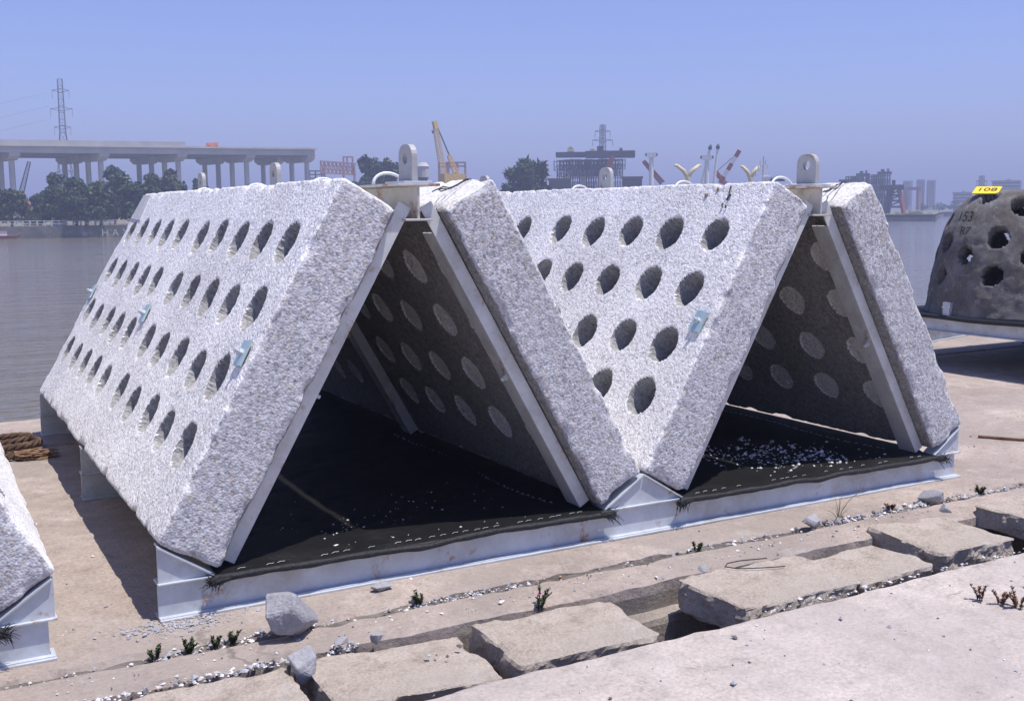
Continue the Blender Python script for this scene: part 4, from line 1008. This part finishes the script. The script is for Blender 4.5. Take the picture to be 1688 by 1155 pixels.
sf = empty('steel_scaffold', rig(520, 290)); oS = rig(520, 290); m_ = MB()
for u in (510, 520, 530):
    for z in (0, 1): q = L_(u, 282, 290+z*4, oS); m_.bar((q.x, q.y, 0), q, .3)
for v in (282, 288, 294): m_.bar(L_(510, v, 290, oS), L_(530, v, 290, oS), .3); m_.bar(L_(510, v, 294, oS), L_(530, v, 294, oS), .3)
m_.build('frame', M_steel, sf); tag(sf, 'dark scaffold at the broken end of the viaduct', 'scaffold')
cr = empty('yellow_crane', rig(740, 232)); oC = rig(740, 232)
m_ = MB(); lattice(m_, L_(733, 300, 232, oC), L_(718, 212, 232, oC), 1.05, .8, 20, .10); m_.build('boom', M_ylw, cr)
m_ = MB(); a = L_(716, 200, 232, oC); b_ = L_(719, 213, 232, oC); m_.bar(a, b_, .9); m_.build('boom_tip', M_ylw, cr)
m_ = MB(); m_.add([L_(711, 215, 232, oC), L_(718, 217, 232, oC), L_(713, 221, 232, oC), L_(711, 215, 232.4, oC), L_(718, 217, 232.4, oC), L_(713, 221, 232.4, oC)], [(0, 1, 2), (5, 4, 3), (0, 3, 4, 1), (1, 4, 5, 2), (2, 5, 3, 0)]); m_.build('pennant', M_red, cr)
m_ = MB(); lattice(m_, L_(757, 300, 232, oC), L_(740, 256, 232, oC), 1.0, .6, 8, .12); m_.build('back_mast', M_ylw, cr)
m_ = MB(); m_.bar(L_(719, 206, 232, oC), L_(740, 256, 232, oC), .12); m_.bar(L_(720, 206, 232, oC), L_(742, 258, 232, oC), .12); m_.build('hoist_cable', M_steel, cr)
q = L_(745, 290, 232, oC); m_ = MB(); m_.box((q.x-2.4, q.y-1.5, 1.2), (q.x+2.4, q.y+1.5, q.z+.4)); m_.build('house', M_ylw, cr)
for y0 in (-1.8, .9): m_ = MB(); m_.box((q.x-2.8, q.y+y0, 0), (q.x+2.8, q.y+y0+.9, 1.1)); m_.build('track', M_ink, cr)
tag(cr, 'yellow lattice boom crane standing right of the front lifting lug', 'crane')
sh = empty('open_steel_shed', rig(752, 250)); oH = rig(752, 250)
for u in (736, 752, 767):
    q = L_(u, 268, 250, oH); m_ = MB(); m_.bar((q.x, q.y, 0), q, .35); m_.bar((q.x, q.y+4, 0), (q.x, q.y+4, q.z), .35); m_.build('post', M_pink, sh)
m_ = MB()
for v in (268, 274):
    for dy in (0, 4): m_.bar(L_(735, v, 250, oH)+Vector((0, dy, 0)), L_(768, v, 250, oH)+Vector((0, dy, 0)), .35)
m_.build('roof_beam', M_pink, sh); tag(sh, 'open steel frame shed behind the yellow crane', 'shed')
sl_ = empty('silo', rig(698, 226)); q = spot(698, 268, 226).z
m_ = MB(); m_.tube([(0, 0, q-3.0), (0, 0, q-.8)], 1.25, 12); m_.tube([(0, 0, q-.8), (0, 0, q)], [1.4, .7], 12); m_.build('tank', M_bconc, sl_)
m_ = MB(); m_.tube([(0, 0, q-4.2), (0, 0, q-3.0)], [.3, 1.25], 12); m_.bar((-.9, 0, 0), (-.9, 0, q-2), .2); m_.bar((.9, 0, 0), (.9, 0, q-2), .2); m_.build('hopper', M_steel, sl_)
tag(sl_, 'small grey silo peeping right of the front lifting lug', 'silo')

fw = empty('bridge_falsework', rig(985, 262)); oF = rig(985, 262)
def scaffold_bay(u0, u1, v0, v1, D, step, name, mat, parent, o, dep=6.0, bw=.14):
    m_ = MB(); z1 = L_(u0, v0, D, o).z; z0 = L_(u0, v1, D, o).z; us = np.arange(u0, u1+.1, step)
    zs = np.arange(z0, z1+.01, 1.05)
    for dd in (0, dep/2, dep):
        col_ = [spot(u, 346, D)-o + Vector((0, dd, 0)) for u in us]
        for c in col_: m_.bar((c.x, c.y, z0), (c.x, c.y, z1), bw)
        for z in zs:
            m_.bar((col_[0].x, col_[0].y, z), (col_[-1].x, col_[-1].y, z), bw*.9)
        for i in range(len(col_)-1):
            for j in range(0, len(zs)-1, 2): m_.bar((col_[i].x, col_[i].y, zs[j]), (col_[i+1].x, col_[i+1].y, zs[j+1]), bw*.7)
    return m_.build(name, mat, parent)
zg = 352
for (u0, u1, v0, v1) in ((940, 957, 262, zg), (966, 978, 262, zg), (1010, 1026, 262, zg), (990, 1002, 262, zg)):
    scaffold_bay(u0, u1, v0, v1, 262, 4, 'tower_scaffold', M_steel, fw, oF)
scaffold_bay(935, 1031, 263, 280, 263, 5, 'scaffold_tier', M_steel, fw, oF)
scaffold_bay(941, 1026, 281, 290, 263, 5, 'scaffold_tier', M_steel, fw, oF)
def ubox(u0, u1, v0, v1, D, dep, o, mb_=None):
    a, b_ = spot(u0, v1, D)-o, spot(u1, v1, D)-o; c = spot(u0, v0, D)-o; mb_ = mb_ or MB()
    dv = Vector((b_.y-a.y, -(b_.x-a.x), 0)).normalized()*-dep
    vs_ = [Vector((p.x, p.y, z))+d for z in (a.z, c.z) for p, d in ((a, Vector()), (b_, Vector()), (b_, dv), (a, dv))]
    return mb_.add(vs_, [(3, 2, 1, 0), (4, 5, 6, 7), (0, 1, 5, 4), (1, 2, 6, 5), (2, 3, 7, 6), (3, 0, 4, 7)])
ubox(916, 976, 251, 258, 262, 7, oF).build('deck_form', M_steel, fw); ubox(965, 1047, 249, 259, 260, 7, oF).build('deck_form', M_steel, fw)
ubox(957, 965, 283, 346, 264, 2, oF).build('concrete_pier', M_bconc, fw)
ubox(984, 994, 241, 249, 262, 3, oF).build('machine_house', M_steel, fw); ubox(1021, 1026, 244, 249, 261, 2, oF).build('winch', M_steel, fw)
tag(fw, 'scaffolded bridge pier with long dark formwork beams on top, centre right', 'falsework')
for (u0, u1, v0, v1, D, lb) in ((935, 946, 241, 250, 262.5, 'yellow gabled site hut on the left end of the scaffolded pier'), (972, 981, 245, 249, 261, 'small yellow hut on the middle of the scaffolded pier')):
    o = spot((u0+u1)/2, v1, D); t = empty('site_hut', o); ubox(u0, u1, (v0*.5+v1*.5), v1, D, 2.0, o).build('wall', M_cream, t)
    a, b_ = spot(u0, (v0+v1)/2, D)-o, spot(u1, (v0+v1)/2, D)-o; tz = spot(u0, v0, D).z-o.z; dv = Vector((b_.y-a.y, -(b_.x-a.x), 0)).normalized()*-2.2
    m_ = MB(); mid = (a+b_)/2; m_.add([a, b_, Vector((mid.x, mid.y, tz)), a+dv, b_+dv, Vector((mid.x, mid.y, tz))+dv], [(0, 1, 2), (5, 4, 3), (0, 3, 4, 1), (1, 4, 5, 2), (2, 5, 3, 0)]); m_.build('roof', M_ylw, t)
    tag(t, lb, 'hut', 'huts on the falsework')
rb_ = MB(); lattice(rb_, spot(1000, 285, 250), spot(1010, 258, 250), .9, .5, 6, .25); tag(rb_.build('red_boom', M_red), 'short red crane boom in front of the scaffolded pier', 'crane')
rb_ = MB(); lattice(rb_, spot(1092, 302, 205), spot(1061, 266, 205), .8, .5, 9, .25); tag(rb_.build('red_boom', M_red), 'rusty red boom slanting behind the first white T mast', 'crane')
# ship masts and posts beyond the ridge of the second frame
def tmast(u, vt, D, wpx, label):
    o = base(u, D, -1.0); t = empty('ship_mast', o); ht = spot(u, vt, D).z+1.0; w_ = wpx/FPX*D
    m_ = MB(); m_.tube([(0, 0, 0), (0, 0, ht-.5)], [.42, .36], 12); m_.build('post', M_wht, t)
    m_ = MB(); m_.box((-w_/2, -.4, ht-.75), (w_/2, .4, ht)); m_.build('crosshead', M_wht, t)
    for s_ in (-1, 1): m_ = MB(); m_.tube([(s_*w_/2, 0, ht-.3), (s_*(w_/2+.25), 0, ht-.3)], .25, 8); m_.build('lamp', M_steel, t)
    t.rotation_euler = (0, 0, -math.atan2(o.x-CAM.x, o.y-CAM.y)); tag(t, label, 'mast', 'white ship masts')
tmast(1073, 252, 185, 15, 'first white T-shaped ship mast from the left'); tmast(1164, 256, 185, 16, 'white T-shaped ship mast by the two thin derrick poles')
def ymast(u, vt, D, wpx, label):
    o = base(u, D, -1.0); t = empty('ship_ventilator', o); ht = spot(u, vt, D).z+1.0; w_ = wpx/FPX*D/2
    m_ = MB(); m_.tube([(0, 0, 0), (0, 0, ht-2.4)], .38, 10); m_.build('post', M_cream, t)
    for s_ in (-1, 1):
        m_ = MB(); m_.tube([(0, 0, ht-2.6), (s_*w_*.35, 0, ht-1.4), (s_*w_*.9, 0, ht-.55)], [.28, .34, .26], 10); m_.tube([(s_*w_*.9, 0, ht-.55), (s_*w_*1.12, 0, ht-.6)], [.26, .12], 10); m_.build('arm', M_cream, t, smooth=True)
    t.rotation_euler = (0, 0, -math.atan2(o.x-CAM.x, o.y-CAM.y)+.35); tag(t, label, 'ship fitting', 'Y-shaped ship fittings')
ymast(1133, 267, 180, 42, 'larger cream Y-shaped ship fitting left of the white mast pair'); ymast(1236, 269, 184, 30, 'smaller cream Y-shaped ship fitting right of the striped boom')
for (ua, va_, ub, vb, lb) in ((1155, 310, 1172, 238, 'left one of two thin white derrick poles'), (1176, 310, 1184, 237, 'right one of two thin white derrick poles')):
    a, b_ = spot(ua, va_, 190), spot(ub, vb, 190); t = empty('derrick_pole', a); m_ = MB(); m_.tube([(0, 0, 0), (b_-a)*.88], [.26, .2], 8); m_.build('pole', M_wht, t)
    m_ = MB(); m_.tube([(b_-a)*.88, (b_-a)*.94, (b_-a)], [.3, .32, .06], 8); m_.build('tip', M_steel, t); tag(t, lb, 'derrick', 'derrick poles')
sb = empty('striped_boom', spot(1187, 302, 200)); a = Vector((0, 0, 0)); b_ = spot(1219, 248, 200)-spot(1187, 302, 200)
for i in range(5):
    m_ = MB(); m_.bar(a.lerp(b_, i/5), a.lerp(b_, (i+1)/5), .75); m_.build('boom_section', M_red if i % 2 == 0 else M_wht, sb)
m_ = MB(); q = spot(1180, 284, 200)-spot(1187, 302, 200); m_.bar(b_*.93, q, .12); m_.bar(q, q+Vector((2.5, 0, -2.2)), .6); m_.build('stay', M_red, sb)
tag(sb, 'red and white striped crane boom beyond the second ridge', 'crane')
rm = empty('radar_mast', base(1257, 182, -1.0)); ht = spot(1257, 258, 182).z+1
m_ = MB(); m_.tube([(0, 0, 0), (0, 0, ht)], [.3, .1], 8); m_.build('pole', M_bconc, rm)
m_ = MB()
for zf, w_ in ((.80, 1.1), (.72, 1.6), (.86, .7)): m_.bar((-w_, 0, ht*zf), (w_, .3, ht*zf), .18); m_.bar((-w_, 0, ht*zf), (-w_, 0, ht*zf+.8), .12); m_.bar((w_, .3, ht*zf), (w_, .3, ht*zf+.9), .12)
m_.build('yard', M_bconc, rm); tag(rm, 'thin grey radar mast with short yards left of the right lifting lug', 'mast')
wb2 = empty('workboat_wheelhouse', base(1272, 181, -1.0)); ubox(1256, 1278, 292, 335, 181, 4, base(1272, 181, -1.0)).build('cabin', M_wht, wb2); ubox(1270, 1294, 294, 298, 180, 5, base(1272, 181, -1.0)).build('awning', M_steel, wb2)
tag(wb2, 'white wheelhouse with dark awning just showing over the second ridge', 'boat')
pp = empty('signal_post', base(1320, 182, -1)); ht = spot(1320, 274, 182).z+1; m_ = MB(); m_.tube([(0, 0, 0), (0, 0, ht)], .22, 8); m_.build('post', M_pink, pp); m_ = MB(); m_.tube([(0, 0, ht), (0, 0, ht+.3), (0, 0, ht+.7), (0, 0, ht+.9)], [.2, .45, .4, .1], 10); m_.build('lamp', M_wht, pp); tag(pp, 'pinkish post with round white lamp touching the right lifting lug', 'post')
# low dark sheds along the far shore, centre
for (u0, u1, v0, D, lb, mt) in ((905, 940, 294, 240, 'low dark shed right of the lone feathery tree', M_steel), (1026, 1058, 291, 250, 'low dark shed right of the scaffolded pier', M_steel), (1385, 1412, 296, 300, 'low grey shed behind the last panel', M_bdark)):
    o = base((u0+u1)/2, D); t = empty('shed', o); ubox(u0, u1, v0+3, 345, D, 6, o).build('wall', mt, t); ubox(u0-2, u1+2, v0, v0+3, D-.5, 7, o).build('roof', M_roofd, t); tag(t, lb, 'shed', 'sheds on the far shore')
# right: formwork towers, trestle, gantry, hazy city
for (u0, u1, vt, lb) in ((1411, 1434, 284, 'left one of two hazy formwork towers behind the last panel'), (1446, 1470, 281, 'right one of two hazy formwork towers behind the last panel')):
    o = base(u0, 340); t = empty('formwork_tower', o); scaffold_bay(u0+3, u1-3, vt+6, 350, 340, 4, 'scaffold', M_steel, t, o, 5, .3); ubox(u0, u1, vt+2, vt+6, 340, 5, o).build('platform', M_steel, t); ubox(u0+6, u0+12, vt-2, vt+2, 340, 3, o).build('cabin', M_steel, t); ubox(u1-8, u1-4, vt-3, vt+2, 341, 3, o).build('cabin', M_bdark, t); tag(t, lb, 'tower', 'formwork towers')
o = base(1470, 292, -.6); t = empty('trestle', o); ubox(1450, 1490, 305, 313, 292, 7, o).build('cap_beam', M_steel, t)
for (ua, ub) in ((1471, 1463), (1482, 1490), (1466, 1458)):
    m_ = MB(); m_.bar(spot(ua, 313, 293)-o, spot(ub, 352, 293)-o, .8); m_.build('leg', M_red if ua == 1482 else M_steel, t)
for v in (322, 331, 341):
    m_ = MB(); m_.bar(spot(1468-(v-313)*.2, v, 293)-o, spot(1483+(v-313)*.2, v, 293)-o, .5); m_.bar(spot(1468-(v-313)*.2, v, 293)-o, spot(1484, v-9, 293)-o, .35); m_.build('brace', M_steel, t)
ubox(1470, 1476, 297, 305, 292, 2.5, o).build('winch_house', M_steel, t)
tag(t, 'dark steel trestle with sloping legs right of the last panel', 'trestle')
o = base(1505, 380); t = empty('gantry_crane', o)
for u in (1493, 1514): m_ = MB(); m_.bar(spot(u, 311, 380)-o, spot(u, 346, 380)-o, .9); m_.build('leg', M_pink, t)
m_ = MB(); m_.bar(spot(1489, 311, 380)-o, spot(1518, 311, 380)-o, 1.0); m_.build('girder', M_pink, t); tag(t, 'hazy gantry crane between trestle and faint towers', 'crane')
for i, (u0, u1, vt, D) in enumerate(((1487, 1503, 298, 560), (1509, 1523, 296, 570), (1526, 1541, 297, 565))):
    o = base(u0, D); t = empty('tower_block', o); ubox(u0, u1, vt, 346, D, 12, o).build('wall', M_hazeb, t)
    for v in np.arange(vt+2.5, 340, 4.0):
        for u in np.arange(u0+1.5, u1-2, 4.5): ubox(u, u+2.4, v, v+2.2, D-.4, .3, o).build('window', M_glass, t)
    tag(t, 'faint %s tower block in the haze right of the trestle' % ('left', 'middle', 'right')[i], 'building', 'hazy tower blocks')
for (u0, u1, vt, D, lb, rows) in ((1570, 1602, 318, 520, 'faint low building left of the reef ball', 3), (1634, 1682, 299, 500, 'pale office block with dark window bands above the reef ball', 4), (1700, 1760, 310, 520, 'pale block beyond the right picture edge', 3)):
    o = base(u0, D); t = empty('office_block', o); ubox(u0, u1, vt, 346, D, 14, o).build('wall', M_hazeb, t); ubox(u0-.5, u1+.5, vt-1.2, vt-.01, D-.5, 15, o).build('parapet', M_bdark, t)
    ubox(u0+(u1-u0)*.5, u0+(u1-u0)*.66, vt-4, vt-1.25, D+3, 5, o).build('plant_room', M_hazeb, t)
    for r_ in range(rows): ubox(u0+1, u1-1, vt+2+r_*5.5, vt+4.2+r_*5.5, D-.4, .3, o).build('window_band', M_glass, t)
    tag(t, lb, 'building', 'far office blocks')
# remaining loose pieces on the quay
b = MB(); b.box((0, 0, 0), (1.5, .10, .01)); b.box((0, .045, .01), (1.5, .055, .14)); b.box((0, 0, .14), (1.5, .10, .15))
sbm = b.build('loose_beam', M_galv); sbm.location = (10.15, 4.72, .004); sbm.rotation_euler = (0, 0, R(14)); tag(sbm, 'short steel beam lying near the quay edge below the raised frame', 'beam')
